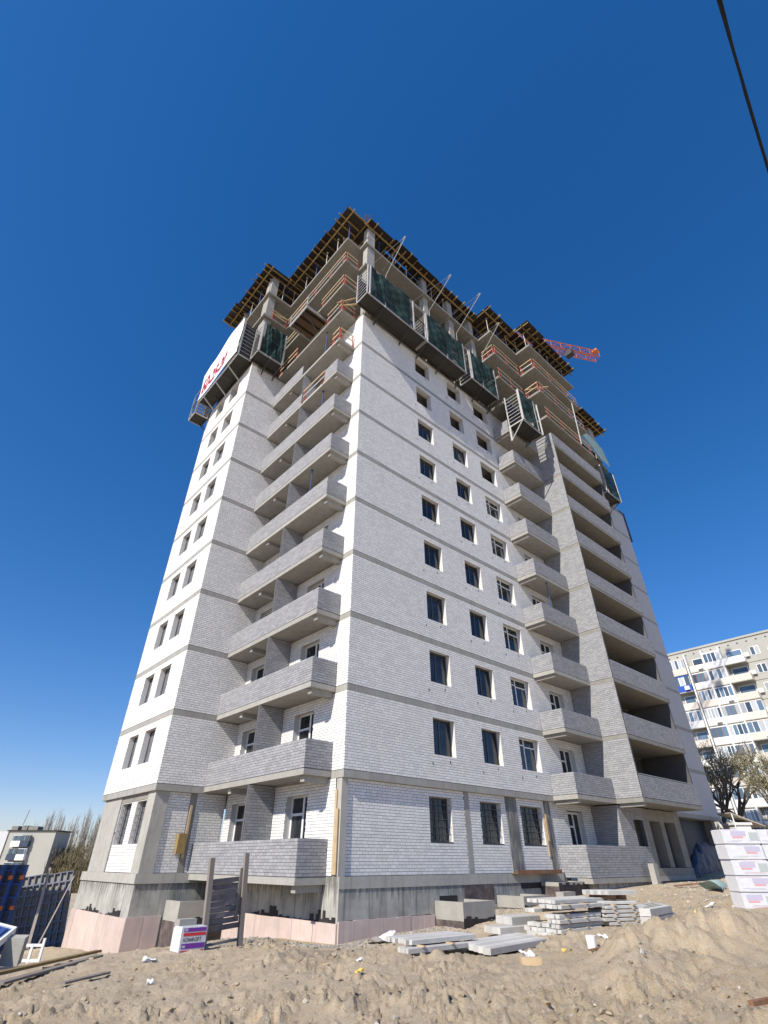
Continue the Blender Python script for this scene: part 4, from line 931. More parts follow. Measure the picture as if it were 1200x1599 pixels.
stack('tall right pile', 6.12, -4.92, -4.26, 1.6, .112, .072, [(8, .0, .1, 1.3), (8, 0, 0, 1.5), (8, .0, .1, 2.0), (8, .0, .05, 1.4), (7, .1, .1, 1.5), (5, .2, .15, 1.2)], -.42, 'lintels in the tall right pile', gap=.026)
for i in range(4):
    beam_thing('concrete_slab_piece', 'pale flat slab on top of the tall lintel pile, %s from the left' % ORD[i], (6.08+.08*i-.02, -4.98-i*.21, -3.545), 1.05, .205, .12, -.42, 'flat slabs capping the tall pile', 'concrete slab')
for i in range(2): tag(MB().fbox((6.25+.36*i, -5.02-.16*i, -3.675), (.408, -.913, 0), (.913, .408, 0), EZ, 0, .8, 0, .12, 0, .115).build('timber_block', 'rust'), 'short brown timber block under the capping slabs, %s one' % ('nearer', 'farther')[i], 'timber block')
for k in range(2):
    for i in range(4):
        beam_thing('concrete_block', 'perforated grey block, %s in the %s row of the low right stack' % (ORD[i], ('lower', 'upper')[k]), (7.55-.31*i+k*.03, -5.75-i*.265, -4.24+k*.20), 2.4-(.3 if k else 0), .33, .185, .12, 'perforated blocks in the low right stack', 'concrete block')
for i in range(6):
    beam_thing('concrete_slab_piece', 'wide flat concrete slab, %s from the left in the low row before the lintel pile' % ORD[i], (.85-i*.10, -4.30-i*.232, -4.54), 2.75, .228, .13, .07, 'low row of flat slabs', 'concrete slab')
for i in range(5):
    beam_thing('concrete_slab_piece', 'flat concrete slab, %s from the left in the row behind the low row' % ORD[i], (3.75-.06*i, -4.35-i*.215, -4.47), 2.2, .21, .12, .12, 'second low row of flat slabs', 'concrete slab')
for k, (x, y, z, n) in enumerate(((3.45, -2.95, -4.47, 6), (4.2, -2.85, -4.30, 6))):
    for i in range(n):
        beam_thing('paving_slab', 'upright paving slab, %s in the %s bundle left of the lintel pile' % (ORD[i], ('lower', 'upper')[k]), (x-.03*i, y-i*.125, z), 1.3, .118, .165 if k == 0 else .20, -.12, 'upright slabs left of the pile', 'paving slab')
tag(MB().fbox((10.2, -1.6, -4.0), EX, EY, EZ, 0, .9, 0, .35, 0, .3).build('concrete_cube', 'conc_l'), 'small pale concrete block standing behind the lintel piles', 'concrete block')
tag(MB().fbox((18.2, -1.9, -3.7), EX, EY, EZ, 0, .42, 0, .28, 0, .95).build('concrete_post', 'conc_l'), 'short concrete post standing in front of the dark parapet', 'concrete post')

# rusty channel on the ledge
ch = MB(); ch.box(9.05, 12.4, -.33, -.31, -3.12, -2.98); ch.box(9.05, 12.4, -.309, -.02, -3.095, -3.08); ch.box(9.05, 12.4, -.309, -.20, -2.995, -2.981)
tag(ch.build('steel_channel', 'rust'), 'rusty brown steel channel lying along the ledge below the barred windows', 'steel channel', kind=None)

# ------------------------------------------------------------------ plank hoarding, foam package
sh = thing('plank_hoarding', 'weathered plank hoarding between two leaning posts before the tower', 'hoarding', (-4.0, -.1, -4.65))
for (x, y, xt, zt) in ((-4.42, -.25, -4.58, -2.62), (-3.28, -.05, -3.44, -2.5)):
    m = MB(); m.bar((x, y, -4.85), (xt, y, zt), .13, .11, up=(0, 1, 0)); m.build('post', 'owood', sh)
for i in range(9):
    z = -3.15-i*.125
    t0 = (z+4.85)/2.2
    MB().bar((-4.44-.16*t0+.02, -.10+.03*math.sin(i*2.1), z+RN.uniform(-.01, .01)-.02), (-3.34-.16*t0, .02+.03*math.sin(i*3), z+.05+RN.uniform(-.01, .01)), .03, .112).build('plank', 'dwood', sh)
MB().box(-3.55, -3.47, -.03, .02, -4.0, -2.85).build('batten', 'owood', sh)
MB().bar((-4.5, .0, -4.5), (-3.2, .1, -4.42), .1, .05).build('bottom_rail', 'owood', sh)
def pack(label, o, u, n, wd, ht, dp, group, vivid=True, flip=False, band=0.0):
    p = thing('insulation_pack', label, 'insulation pack', np.array(o)+u*wd/2, group)
    m = MB(); r = .02
    m.fbox(o, u, EZ, n, 0, wd, r, ht-r, -dp, 0); m.fbox(o, u, EZ, n, r, wd-r, 0, r-.001, -dp+r, -r); m.fbox(o, u, EZ, n, r, wd-r, ht-r+.001, ht, -dp+r, -r); m.build('wrapped_body', 'wrap', p)
    pu, pr, pt_ = ('purple', 'redbox', 'ink') if vivid else ('purple_l', 'red_l', 'grey_l')
    o = np.array(o, float)
    if vivid:
        for (a, b_, c, d, mm) in ((.09, .97, .80, .95, pu), (.09, .97, .64, .76, pr), (.07, .98, .16, .36, pu), (.06, .98, .05, .10, pr)):
            MB().fbox(o, u, EZ, n, a*wd, b_*wd, c*ht, d*ht, .001, .004).build('printed_band', mm, p)
        for (a, c) in ((.12, .83), (.10, .20)): MB().fbox(o, u, EZ, n, a*wd, (a+.12)*wd, c*ht, (c+.10)*ht, .0045, .006).build('printed_badge', 'purple_l', p)
        text_mesh('КОМФОРТ', .10, lambda x, y: o+u*(.10*wd+x)+EZ*(.43*ht+y)+n*.005, 'lettering', 'ink', p, xs=.92, bold=.002)
    else:
        a0 = .12+band
        for (a, b_, c, d, mm) in ((a0, a0+.42, .55, .88, pu), (a0+.02, a0+.32, .40, .52, pr), (a0+.5, min(.98, a0+.75), .25, .8, pt_)):
            MB().fbox(o, u, EZ, n, a*wd, min(b_, .99)*wd, c*ht, d*ht, .001, .004).build('printed_panel', mm, p)
        for q in (.16, .23, .93):
            x0 = RN.uniform(.05, .3); MB().fbox(o, u, EZ, n, x0*wd, (x0+RN.uniform(.25, .6))*wd, q*ht, (q+.025)*ht, .001, .003).build('printed_line', RN.choice(('red_l', 'grey_l', 'purple_l')), p)
    return p
pack('white foam board pack with vivid purple and red bands by the hoarding', (-5.22, -.55, -4.53), EX, -EY, .66, .50, .5, 'foam board packs', True)
tag(MB().box(-5.2, -4.75, -.3, .0, -4.03, -3.90).build('foam_offcut', 'gravel'), 'grey offcut lying on top of the vivid foam pack', 'offcut')
tag(MB().bar((-5.35, -.75, -4.58), (-4.1, -.85, -4.53), .28, .06).build('plank', 'wood'), 'pale plank on the ground in front of the foam pack', 'plank')
# wrapped packs on the right
du = np.array((.745, -.667, 0)); dn = np.array((-.667, -.745, 0))
for j in range(2):
    for i in range(5):
        lab = 'white film-wrapped foam pack, %s from bottom in the %s column of the big stack' % (ORD[i], ('left', 'right')[j])
        pack(lab, np.array((9.5, -8.42, -3.90+i*.425))+du*(j*1.22+RN.uniform(-.015, .015)), du, dn, 1.2, .415, .62, 'wrapped foam packs at the right edge', False, band=(.0, .3, .08, .38, .12)[i])
for i in range(2): tag(MB().fbox(np.array((9.5, -8.42, -4.02))+du*(.15+1.3*i), du, dn, EZ, 0, .1, -.6, -.02, 0, .11).build('pallet_bearer', 'owood'), '%s wooden bearer under the wrapped foam packs' % ('left', 'right')[i], 'bearer')
# small roofed shelter behind the packs
cn = thing('well_shelter', 'small open shelter with sloping pale roof behind the wrapped packs', 'shelter', (33, -2.4, -3.3))
cq = np.array((32.0, -1.75, 0)); ce = np.array((33.55, -3.15, 0)); back = np.array((.667, .745, 0))
MB().sheet(lambda s, t: cq*(1-s)+ce*s+back*1.6*t+EZ*(.12-.78*s+.02*math.sin(9*t)), 4, 6).build('roof', 'roofing', cn)
m = MB(); V = [tuple(cq+EZ*.115), tuple(ce+EZ*-.665), tuple(ce+back*1.6+EZ*-.665), tuple(cq+back*1.6+EZ*.115)]; m.add(V+[tuple(np.array(v)-EZ*.06) for v in V], [(4, 7, 6, 5), (0, 1, 5, 4), (1, 2, 6, 5), (2, 3, 7, 6), (3, 0, 4, 7)]); m.build('roof_frame', 'roofing', cn)
for q in (cq+du*.08, cq+back*1.5+du*.08): MB().bar(tuple(q+EZ*-3.3), tuple(q+EZ*.02), .06, .06, up=(1, 0, 0)).build('post', 'wpanel', cn)
MB().fbox(cq, du, back, EZ, .1, 1.15, .1, 1.4, -3.2, -.62).build('body', 'wpanel', cn); MB().fbox(cq, du, back, EZ, .02, 1.25, .0, 1.5, -.617, -.48).build('ledge', 'wpanel', cn)
# heap beyond the entrance, its deep shade painted in dark blue
def fn(s, t):
    x = 25.5+7.5*s; r = max(0, math.sin(math.pi*s))**.7; q = float(fbm(np.array([x*1.0]), np.array([t*3.0]), .9, 4, 61, .6)[0]); y = -.9+1.9*t-.6*math.sin(math.pi*t)
    return (x, y+.25*q, -3.6+(1.7+.9*q)*r*max(0, math.sin(math.pi*t))**.8)
tag(MB().sheet(fn, 60, 30).build('shaded_heap', 'membrane_and_shade'), 'vague heap under the end wall with its shade painted dark blue', 'mound')

# ------------------------------------------------------------------ shuttering panels at the left
ur = np.array((.745, -.667, 0)); fwv = np.array((.667, .745, 0)); rl = math.radians(8)
pu_ = ur*math.cos(rl)+EZ*math.sin(rl); pv_ = -ur*math.sin(rl)+EZ*math.cos(rl)
def shutter(label, org, u, v, n, wd, ht, nx, ny, mr='panelrib', group='ribbed shuttering panels at the left'):
    org = np.array(org, float); p = thing('shuttering_panel', label, 'formwork panel', org+u*wd/2, group)
    MB().fbox(org, u, v, n, 0, wd, 0, ht, -.02, 0).build('skin', 'panelply', p)
    cells = wd/nx; ch = ht/ny
    for i in range(nx+1): MB().fbox(org, u, v, n, max(0, i*cells-.03), min(wd, i*cells+.03), 0, ht, .001, .11).build('rib', mr, p)
    for j in range(ny+1): MB().fbox(org, u, v, n, 0, wd, max(0, j*ch-.03), min(ht, j*ch+.03), .002, .10).build('cross_rib', mr, p)
    return p
base = np.array((-2.75, 17.05, -6.15))
for i in range(3): shutter('ribbed blue-grey shuttering panel, %s from the tower' % ('nearest', 'second', 'farthest')[i], base-pu_*(1.22*(i+1)), pu_, pv_, -fwv, 1.2, 3.1+.05*(i % 2), 4, 8)
bl = np.array((-5.35, 16.6, -6.3)); bu = np.array((-.77, .64, 0)); bn_ = np.array((-.64, -.77, 0))
for i in range(3):
    o = bl+bu*(.5*i)+np.array((-.05, -.25, 0))*i
    p = thing('blue_shuttering', 'bright blue shuttering post panel with orange clamps, %s of the row at the left edge' % ORD[i], 'formwork panel', o, 'blue shuttering panels at the left edge')
    MB().fbox(o, bu, EZ, bn_, 0, .46, 0, 3.45, -.04, 0).build('skin', 'gframe', p)
    for q in (.0, .38): MB().fbox(o, bu, EZ, bn_, q, q+.08, 0, 3.45, .001, .14).build('rib', 'bluep', p)
    for j in range(7): MB().fbox(o, bu, EZ, bn_, .081, .379, .2+j*.5, .27+j*.5, .002, .10).build('cross_rib', 'bluep', p)
    for j in range(3): MB().fbox(o, bu, EZ, bn_, -.04, .12, .7+j*1.1, .85+j*1.1, .145, .2).build('clamp', 'orange', p)
sc_ = thing('added_shade_cabin', 'unseen grey cabin added to shade the shuttering panels', 'cabin', (-11.0, 16.5, -6.3))  # cabin added out of view so its shadow darkens the panels
cu_ = np.array((.745, -.667, 0)); cn_ = np.array((-.667, -.745, 0)); co = np.array((-9.35, 16.16, 0))-cu_*3.4
MB().fbox(co, cu_, EZ, cn_, 0, 3.4, -6.3, 1.22, .02, 2.3).build('body', 'steel', sc_); MB().fbox(co, cu_, EZ, cn_, -.08, 3.4, 1.221, 1.33, 0, 2.38).build('roof', 'dsteel', sc_)
MB().fbox(co, cu_, EZ, cn_, .4, 1.3, -6.2, -4.1, 2.301, 2.34).build('door', 'bluep', sc_); MB().fbox(co, cu_, EZ, cn_, 1.8, 2.8, -5.2, -4.2, 2.301, 2.34).build('window', 'bglass', sc_)
def prop_post(label, p, q, wd, m, nm='timber_post'):
    tag(MB().bar(p, q, wd, wd).build(nm, m), label, 'timber post')
prop_post('weathered timber post leaning against the ribbed panels', (-4.75, 14.9, -5.75), (-4.35, 16.9, -3.0), .11, 'owood')
prop_post('thin batten leaning diagonally across the ribbed panels', (-4.4, 14.9, -5.7), (-3.25, 16.6, -3.3), .05, 'owood', 'batten')
# leaning blue sheet panel in front, with white edge
tb = thing('blue_table_panel', 'tilted blue corrugated panel with white edges lying at the left edge', 'formwork panel', (-8.4, 2.2, -4.9))
o = np.array((-9.35, 1.35, -4.75)); tu = np.array((.62, .66, .36)); tu /= np.linalg.norm(tu); tv = np.cross(np.cross(tu, EZ), tu); tv = np.array((-.62, .72, .25)); tv /= np.linalg.norm(tv); tn = np.cross(tu, tv); tn /= np.linalg.norm(tn); tv = np.cross(tn, tu)
MB().fbox(o, tu, tv, tn, 0, 1.75, 0, 1.5, -.03, 0).build('skin', 'bluep', tb)
for i in range(7): MB().fbox(o, tu, tv, tn, .06, 1.69, .10+i*.2, .17+i*.2, .001, .03).build('corrugation', 'bluep', tb)
for (a, b_, c, d) in ((0, 1.75, -.05, -.001), (1.751, 1.82, -.05, 1.55), (-.06, -.001, -.05, 1.55)): MB().fbox(o, tu, tv, tn, a, b_, c, d, -.14, .03).build('edge_strip', 'wpanel', tb)
MB().fbox(o+tu*1.7, tu, -EZ, np.cross(tu, -EZ), -.1, .05, .1, .62, -.5, .0).build('leg', 'conc_l', tb)
fr_ = thing('white_frame', 'small white metal frame standing beside the tilted blue panel', 'frame', (-7.3, 4.0, -4.9))
fo = np.array((-7.55, 3.9, -4.95))
for (a, b_) in ((0, .06), (.22, .28), (.50, .56)): MB().fbox(fo, ur, EZ, -fwv, a, b_, 0, .42+.12*(a > .45), 0, .05).build('upright', 'wpanel', fr_)
for z in (.08, .55): MB().fbox(fo, ur, EZ, -fwv, .061, .499, z*.66, z*.66+.06, .005, .045).build('rail', 'wpanel', fr_)
def gplank(label, p, q, wd, th, m, lift=.05):
    p = np.array((*p, gz(*p)+lift)); q = np.array((*q, gz(*q)+lift)); tag(MB().bar(p, q, wd, th).build('plank', m), label, 'plank', 'loose planks on the ground')
gplank('long yellow plank lying on the soil at the left', (-9.3, -1.6), (-5.8, 3.2), .16, .05, 'ywood', .10)
gplank('long grey plank lying beside the yellow plank', (-9.2, -2.1), (-6.3, 1.6), .18, .04, 'owood', .07)
gplank('short broken board near the left planks', (-8.4, -3.0), (-7.4, -2.3), .12, .03, 'owood')
gplank('thin brown board on the soil below the flat slabs', (.9, -7.9), (2.2, -8.3), .08, .03, 'rust', .05)
gplank('short brown board near the wrapped packs', (3.6, -8.9), (4.3, -9.3), .12, .03, 'owood', .06)
gplank('dark board leaning on the rubble before the entrance', (14.2, -4.4), (15.3, -5.2), .14, .05, 'rust', .1)
gplank('reddish stick at the lower right corner', (-3.0, -12.35), (-2.2, -12.55), .07, .05, 'rust', .06)

# litter
def scrap(label, x, y, size, m, cat, seed):
    rn = random.Random(seed); z = gz(x, y); ph = rn.uniform(0, 6)
    def fn(s, t): return (x+size*(s-.5)*(1+.3*math.sin(3*t+ph)), y+size*.7*(t-.5)*(1+.3*math.sin(4*s+ph)), z+.03+size*.30*abs(math.sin(2.6*s+ph)*math.cos(2.2*t+ph))+.02*math.sin(9*s+7*t))
    mb = MB(); mb.sheet(fn, 6, 6); n = len(mb.v); mb.v += [(a, b_, c-.012) for a, b_, c in mb.v]; mb.f += [tuple(i+n for i in f[::-1]) for f in mb.f]; mb.m += mb.m[:]
    tag(mb.build('scrap', m), label, cat, 'litter on the building site')
scrap('crumpled white plastic scrap before the foam pack', -6.2, -1.3, .26, 'white_rag', 'plastic scrap', 1)
scrap('pale crumpled film along the pink boards', .9, -1.1, .8, 'white_rag', 'plastic film', 2)
scrap('white torn film in front of the flat slabs', 0.0, -6.9, .35, 'white_rag', 'plastic scrap', 3)
scrap('white scrap at the foot of the lintel pile', 3.2, -7.0, .28, 'white_rag', 'plastic scrap', 4)
scrap('yellow foam scrap beside the low slabs', 1.9, -6.75, .35, 'yellow', 'foam scrap', 5)
scrap('yellow foam scrap at the low right block stack', 8.2, -7.4, .5, 'yellow', 'foam scrap', 6)
scrap('pale green sheet crumpled before the entrance', 13.5, -6.2, 1.0, 'teal', 'plastic sheet', 7)
scrap('pale green sheet behind the tall lintel pile', 9.5, -4.6, .8, 'teal', 'plastic sheet', 8)
scrap('white rag beside the low right block stack', 10.0, -7.2, .35, 'white_rag', 'rag', 9)
scrap('small pink scrap right of the white bucket', 3.4, -7.9, .16, 'red_l', 'plastic scrap', 10)
scrap('tiny yellow foam lump in the foreground soil', -4.6, -6.6, .14, 'yellow', 'foam scrap', 11)
scrap('small white film in the middle foreground soil', -3.6, -5.4, .13, 'white_rag', 'plastic film', 12)
scrap('white paper scrap at the left foreground', -7.5, -4.6, .11, 'white_rag', 'paper scrap', 13)
bk = MB(); zb = gz(2.3, -7.15); bk.tube([(2.3, -7.15, zb), (2.3, -7.15, zb+.27)], [.10, .125], 14); tag(bk.build('bucket', 'white_rag'), 'small white bucket standing before the flat slabs', 'bucket')
fb = MB(); zb = gz(-.9, -7.6); fb.fbox((-.9, -7.6, zb), ur, fwv, EZ, -.2, .2, -.1, .1, -.02, .13); tag(fb.build('broken_block', 'wood'), 'broken yellowish block lying below the flat slabs', 'block')

# loose stones and clods
def stones(name, n, rfn, smin, smax, m, seed, label):
    rng = np.random.default_rng(seed); X, Y = rfn(rng, n); Z = ground(X, Y); S = smin*(smax/smin)**(rng.random(n)**2.2)
    ico = np.array([(0, 0, 1), (.89, 0, .45), (.28, .85, .45), (-.72, .53, .45), (-.72, -.53, .45), (.28, -.85, .45), (.72, .53, -.45), (-.28, .85, -.45), (-.89, 0, -.45), (-.28, -.85, -.45), (.72, -.53, -.45), (0, 0, -1)])
    F = np.array([(0, 1, 2), (0, 2, 3), (0, 3, 4), (0, 4, 5), (0, 5, 1), (1, 6, 2), (2, 7, 3), (3, 8, 4), (4, 9, 5), (5, 10, 1), (6, 7, 2), (7, 8, 3), (8, 9, 4), (9, 10, 5), (10, 6, 1), (6, 11, 7), (7, 11, 8), (8, 11, 9), (9, 11, 10), (10, 11, 6)])
    P = ico[None]*(.55+.7*rng.random((n, 12, 1)))*S[:, None, None]*np.array([1, 1, .65])*(0.7+.6*rng.random((n, 1, 3))); P = P+np.stack([X, Y, Z+S*.15], -1)[:, None, :]
    c = np.array((X.mean(), Y.mean(), Z.min()))
    me = raw_mesh(name, P.reshape(-1, 3)-c, (F[None]+np.arange(n)[:, None, None]*12).reshape(-1, 3), [m]); o = bpy.data.objects.new(name, me); COL.objects.link(o); o.location = c; tag(o, label, name.split('_')[0], kind='stuff')
def rf_near(rng, n):
    r = 8+17*rng.random(n)**1.3; t = YAW+(rng.random(n)-.5)*1.5; return CAM[0]+r*np.cos(t), CAM[1]+r*np.sin(t)
def rf_wall(rng, n):
    k = rng.random(n); side = rng.random(n) < .55
    x = np.where(side, -2+12*k, -.5-3.5*rng.random(n)); y = np.where(side, -.25-1.6*rng.random(n)**1.6, 7*k-.5); return x, y
def rf_right(rng, n): return 9+14*rng.random(n), -3-5*rng.random(n)
stones('clods', 3600, rf_near, .008, .065, 'soil', 2, 'loose clods of soil scattered over the ground')
stones('stones', 350, rf_near, .012, .06, 'stone', 3, 'pale stones scattered over the ground')
stones('gravel', 5200, rf_wall, .012, .05, 'gravel', 4, 'grey gravel along the foot of the tower')
stones('rubble', 1300, rf_right, .012, .075, 'stone', 5, 'rubble spread before the entrance at the right')

# ------------------------------------------------------------------ right background: panel-built apartment block
FXB = 80.0
rb = thing('panel_apartment_block', 'pale nine-storey panel apartment block with glazed balconies at the right', 'building', (86, 2, -3.2))
MB().box(FXB, FXB+12, -30, 34, -3.2, 26.05).build('wall', 'blockwall', rb)
MB().box(FXB-.15, FXB+12.1, -30.2, 34.2, 26.051, 26.35).build('parapet', 'blockwall', rb)
vt = shared('vent', MB().box(-.004, .05, -.12, .12, -.09, .09), 'bitumen_and_shade')
for i in range(30): place('vent', vt, rb, (FXB-.01, 24-1.3*i, 25.45))
SH = 2.68; cols = [(12.55, 14.95), (9.72, 12.0), (7.18, 9.55), (4.05, 7.02)]
cols += [(a+17.6, b_+17.6) for a, b_ in cols]+[(a-17.6, b_-17.6) for a, b_ in cols]
for x in (12.28, 9.64, 7.1): MB().box(FXB-1.15, FXB-.003, x-.10, x+.10, -3.2, 25.3).build('rib_wall', 'wpanel', rb)
RB = random.Random(4)
for ci, (ya, yb) in enumerate(cols):
    for f in range(9):
        z = 22.35-f*SH; pr = 1.1 if ci % 4 < 3 else 1.35
        p = empty_part('balcony', rb, (FXB-pr/2, (ya+yb)/2, z))
        clad = 'bluecl' if (ci == 0 and f == 1) else ('cream' if RB.random() < .45 else 'wpanel')
        MB().box(FXB-pr, FXB-.004, ya, yb, z-.12, z).build('slab', 'blockwall', p)
        MB().box(FXB-pr, FXB-pr+.07, ya, yb, z+.001, z+.95).build('parapet', clad, p)
        for y in (ya, yb-.06): MB().box(FXB-pr+.071, FXB-.004, y, y+.06, z+.001, z+.95).build('parapet', clad, p)
        kind = RB.random()
        if ci % 4 == 3 and f in (1, 2): kind = .95
        if ci == 1 and f == 0: kind = .95
        if kind < .8:
            n = RB.choice((3, 4, 4, 5)); wv = (yb-ya)/n; dk = RB.random() < .18
            MB().box(FXB-pr, FXB-.004, ya, yb, z+2.3, z+2.45).build('canopy', clad, p)
            for i in range(n+1): MB().box(FXB-pr, FXB-pr+.06, max(ya, ya+i*wv-.05), min(yb, ya+i*wv+.05), z+.951, z+2.299).build('mullion', 'rust' if dk else 'pvc', p)
            for i in range(n): MB().box(FXB-pr+.02, FXB-pr+.04, ya+i*wv+.051, ya+(i+1)*wv-.051, z+.952, z+2.298).build('pane', 'curtain' if RB.random() < .4 else 'bglass', p)
            for y in (ya, yb-.04): MB().box(FXB-pr+.061, FXB-.004, y, y+.04, z+.951, z+2.3).build('side_pane', 'curtain' if RB.random() < .5 else 'wpanel', p)
        else:
            MB().box(FXB-.05, FXB-.004, ya+.3, yb-.4, z+.8, z+2.2).build('window_frame', 'pvc', p); MB().box(FXB-.06, FXB-.051, ya+.4, yb-.5, z+.9, z+2.1).build('pane', 'bglass', p)
        if RB.random() < .2:
            m = MB(); m.box(FXB-pr-.35, FXB-pr-.003, ya+.3, ya+1.0, z+.2, z+.75); m.box(FXB-pr-.37, FXB-pr-.351, ya+.4, ya+.8, z+.28, z+.68); m.build('air_conditioner', 'wpanel', p)
for (ya, yb) in ((1.98, 3.22), (-1.4, -.1), (-4.9, -3.6), (17.0, 18.9), (19.6, 21.0)):
    for f in range(9):
        z = 22.35-f*SH; p = empty_part('window', rb, (FXB, ya, z+.9))
        MB().box(FXB-.05, FXB-.003, ya, yb, z+.85, z+2.15).build('frame', 'pvc', p)
        hw = (yb-ya)/2
        for i in range(2): MB().box(FXB-.06, FXB-.051, ya+i*hw+.07, ya+(i+1)*hw-.07, z+.92, z+2.08).build('pane', 'bglass' if RB.random() < .6 else 'curtain', p)
        if RB.random() < .6:
            m = MB(); m.box(FXB-.40, FXB-.004, yb+.25, yb+1.0, z+.8, z+1.35); m.build('air_conditioner', 'wpanel', p)
for f in range(9): MB().box(FXB-.02, FXB-.003, -29.9, 33.9, 22.25-f*SH, 22.31-f*SH).build('joint', 'mortar', rb)

# left background: end of a five-storey block
lb_ = thing('brick_apartment_block', 'grey five-storey block end with stacked balconies beyond the shuttering', 'building', (22, 160, -12))
c0 = np.array((18.05, 158.5, 0)); c1 = np.array((26.9, 150.6, 0)); eu = (c1-c0)/np.linalg.norm(c1-c0); el = np.linalg.norm(c1-c0); en = np.array((-.667, -.745, 0)); en = en-eu*np.dot(en, eu); en /= np.linalg.norm(en)
wl = np.array((-.88, .30, 0)); wl /= np.linalg.norm(wl)
MB().fbox(c0, eu, EZ, en, 0, el, -12, 3.35, -7, 0).build('wall', 'blockwall', lb_)
MB().fbox(c0, eu, EZ, en, -.3, el+.5, 3.351, 3.6, -7, .3).build('roof', 'dsteel', lb_)
MB().fbox(c0, wl, EZ, -np.cross(wl, EZ)*-1, .0, 30, -12, 3.3, -.3, .3).build('side_wall', 'wpanel', lb_)
for i in range(5):
    for f in range(4): MB().fbox(c0+wl*(2+5*i), wl, EZ, np.cross(wl, EZ), 0, 1.6, .6-2.9*f, 2.1-2.9*f, .31, .36).build('window', 'bglass', lb_)
for (a, b_, h_) in ((.0, 1.6, .9), (2.6, 3.9, 1.0), (4.2, 6.6, .85)): MB().fbox(c0, eu, EZ, en, a, b_, 3.601, 3.6+h_, -3, -.6).build('roof_box', 'conc', lb_)
MB().tube([tuple(c0+eu*2.9+EZ*4.6), tuple(c0+eu*3.4+EZ*8.0)], .06, 4).build('aerial', 'dsteel', lb_)
for f in range(5):
    z = .3-2.75*f; p = empty_part('balcony', lb_, c0+eu*4+EZ*z)
    for j, (a, b_) in enumerate(((2.1, 4.3), (4.35, 6.4))):
        lit = (f+j) % 2 == 0  # lit and shaded parapets told apart by colour alone
        MB().fbox(c0, eu, EZ, en, a, b_, z-.2, z+1.0, .001, 1.1).build('parapet', 'wpanel' if lit else 'membrane_and_shade', p)
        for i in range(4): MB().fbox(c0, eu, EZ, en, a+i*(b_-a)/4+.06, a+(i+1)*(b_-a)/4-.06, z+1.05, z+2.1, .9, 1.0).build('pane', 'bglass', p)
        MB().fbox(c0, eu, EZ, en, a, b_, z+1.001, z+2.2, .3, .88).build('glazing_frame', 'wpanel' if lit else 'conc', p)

# ------------------------------------------------------------------ trees
def twig_tri(mb, p, q, wd):
    p = np.array(p); q = np.array(q); d = q-p; s = np.cross(d, RNV()); s = s/(np.linalg.norm(s)+1e-9)*wd; t = np.cross(d, s); t = t/(np.linalg.norm(t)+1e-9)*wd
    mb.add([p+s, p-s*.5+t*.87, p-s*.5-t*.87, q], [(0, 1, 3), (1, 2, 3), (2, 0, 3)])
def RNV(): return np.array((RN.uniform(-1, 1), RN.uniform(-1, 1), RN.uniform(-1, 1)))
def poplar(label, x, y, z, h, r):
    t = thing('poplar_tree', label, 'tree', (x, y, z), 'bare poplars beyond the shuttering')
    MB().tube([(x, y, z), (x, y, z+h*.45), (x, y, z+h*.95)], [.28, .16, .03], 6).build('trunk', 'twig', t)
    mb = MB()
    for i in range(13):
        a = RN.uniform(0, 6.28); rr = r*RN.uniform(.15, 1.0); hb = h*RN.uniform(.12, .5); ht = h*(1.0-.30*(rr/r)**1.5)*RN.uniform(.82, 1.0)
        p0 = np.array((x, y, z+hb)); p1 = np.array((x+math.cos(a)*rr*.8, y+math.sin(a)*rr*.8, z+hb+(ht-hb)*.5)); p2 = np.array((x+math.cos(a)*rr, y+math.sin(a)*rr, z+ht))
        mb.tube([p0, p1, p2], [.07, .05, .012], 3, cap=False)
        for j in range(46):
            q = RN.random(); b0 = p0+(p1-p0)*q*2 if q < .5 else p1+(p2-p1)*(q*2-1)
            twig_tri(mb, b0, b0+np.array((RN.gauss(0, .38), RN.gauss(0, .38), RN.uniform(.8, 2.6))), .028)
    mb.build('crown', 'twig', t)
for i in range(13):
    px = 28.2+i*1.35+RN.uniform(-.4, .4); top = (8.2, 9.4, 10.6, 10.9, 9.6, 7.4, 9.2, 10.8, 10.2, 8.4, 9.6, 9.0, 8.2)[i]
    poplar('bare grey poplar, %s from the left beyond the shuttering' % (ORD+['last'])[i], px, 176-.98*(px-28.6)+(0 if i % 2 else 5), -11, top+11, 2.1)
def thicket():
    rng = np.random.default_rng(8); mb = MB()
    for i in range(15000):
        s = rng.random(); x = 27.5+24*s+rng.normal()*1.0; y = 150-.95*(x-22)+rng.normal()*4+12; hmax = (8.3+2.4*math.sin(s*11)+1.6*math.sin(s*27+1)); z = -11+hmax*rng.random()**.7
        p = np.array((x, y, z)); twig_tri(mb, p, p+np.array((rng.normal()*.5, rng.normal()*.5, .6+1.6*rng.random())), .04+.05*rng.random())
    mb2 = mb.build('thicket', 'bush'); tag(mb2, 'brown thicket of bare shrubs below the poplars', 'shrubs', kind='stuff')
thicket()
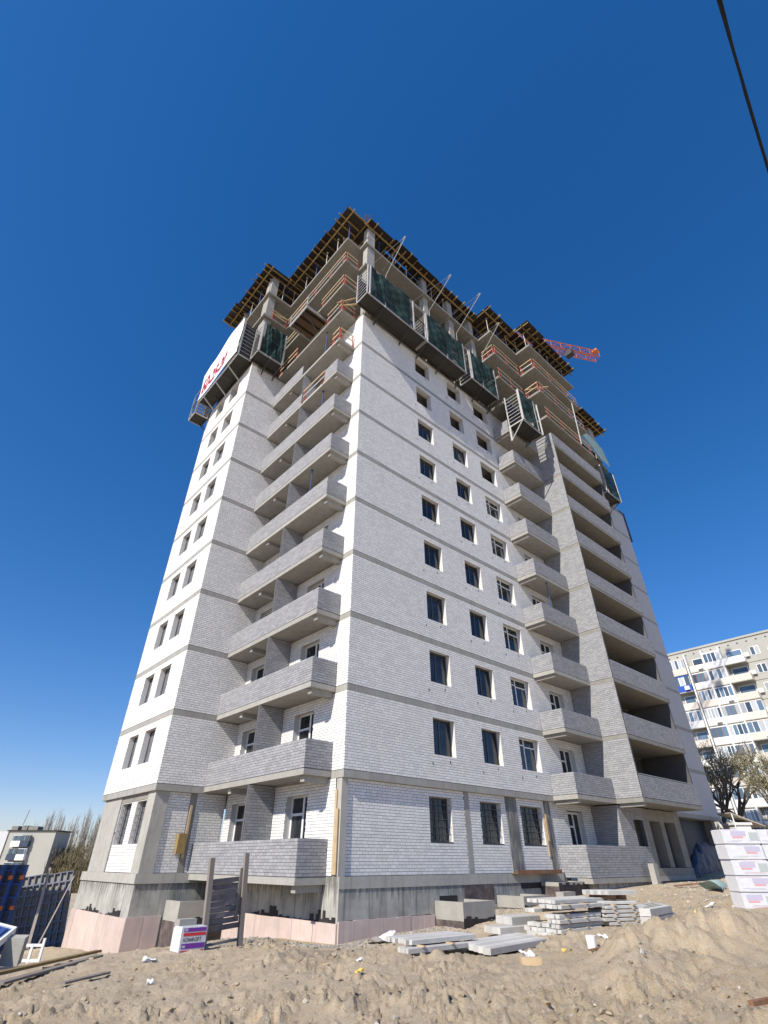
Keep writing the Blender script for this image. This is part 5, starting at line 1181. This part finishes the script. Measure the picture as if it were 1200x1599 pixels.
def bare_tree(label, x, y, z, h, spread, seed, leaves=True):
    rn = random.Random(seed); t = thing('bare_tree', label, 'tree', (x, y, z), None); br = MB(); tw = MB(); lf = MB()
    def grow(p, d, L, r, lev):
        pts = [p]; dd = d.copy()
        for i in range(4):
            dd = dd+np.array((rn.uniform(-.16, .16), rn.uniform(-.16, .16), rn.uniform(-.05, .12))); dd /= np.linalg.norm(dd); pts.append(pts[-1]+dd*L/4)
        (br if lev < 3 else tw).tube(pts, [r*(1-.13*i) for i in range(5)], 5 if lev < 2 else 3, cap=False)
        if lev >= 5:
            if leaves:
                for k in range(8):
                    c = pts[rn.randint(1, 4)]+np.array((rn.uniform(-.3, .3), rn.uniform(-.3, .3), rn.uniform(-.25, .25))); s = .05; a = RNV()*s; b_ = RNV()*s; lf.add([c-a, c+b_, c+a, c-b_], [(0, 1, 2, 3)])
            return
        for k in range(4 if lev == 0 else (3 if lev < 4 else 4)):
            b0 = pts[rn.randint(2, 4)] if lev else pts[4]; a = rn.uniform(0, 6.28); tl = rn.uniform(.35, .85)*spread
            nd = dd+np.array((math.cos(a)*tl, math.sin(a)*tl, rn.uniform(-.1, .35))); nd /= np.linalg.norm(nd); grow(b0, nd, L*rn.uniform(.6, .85), r*.60, lev+1)
    grow(np.array((x, y, z)), np.array((0, 0, 1.0)), h*.27, h*.022, 0)
    br.build('trunk', 'bark', t, smooth=True); tw.build('crown', 'twig_d', t); 
    if leaves: lf.build('leaves', 'bud', t)
bare_tree('dark bare tree with first buds just right of the tower', 49.5, 2.4, -3.3, 15.0, 1.5, 3)
bare_tree('budding tree at the right edge before the apartment block', 50.0, -2.6, -3.3, 14.0, 1.6, 7)
bare_tree('budding tree standing nearest to the wrapped packs', 47.5, -.2, -3.3, 11.0, 1.5, 21)
bare_tree('slender bare tree half hidden behind the tower end wall', 55.0, 6.4, -3.3, 14.0, 1.2, 12)
hd = MB()
rng = np.random.default_rng(3)
for i in range(2600):
    x = 62+rng.normal()*2.0; y = -8+20*rng.random(); p = np.array((x, y, -3.2+3.4*rng.random()**.8)); twig_tri(hd, p, p+np.array((rng.normal()*.5, rng.normal()*.5, .3+.9*rng.random())), .06+.05*rng.random())
tag(hd.build('hedge', 'twig_d'), 'dark tangle of shrubs at the foot of the apartment block', 'shrubs', kind='stuff')
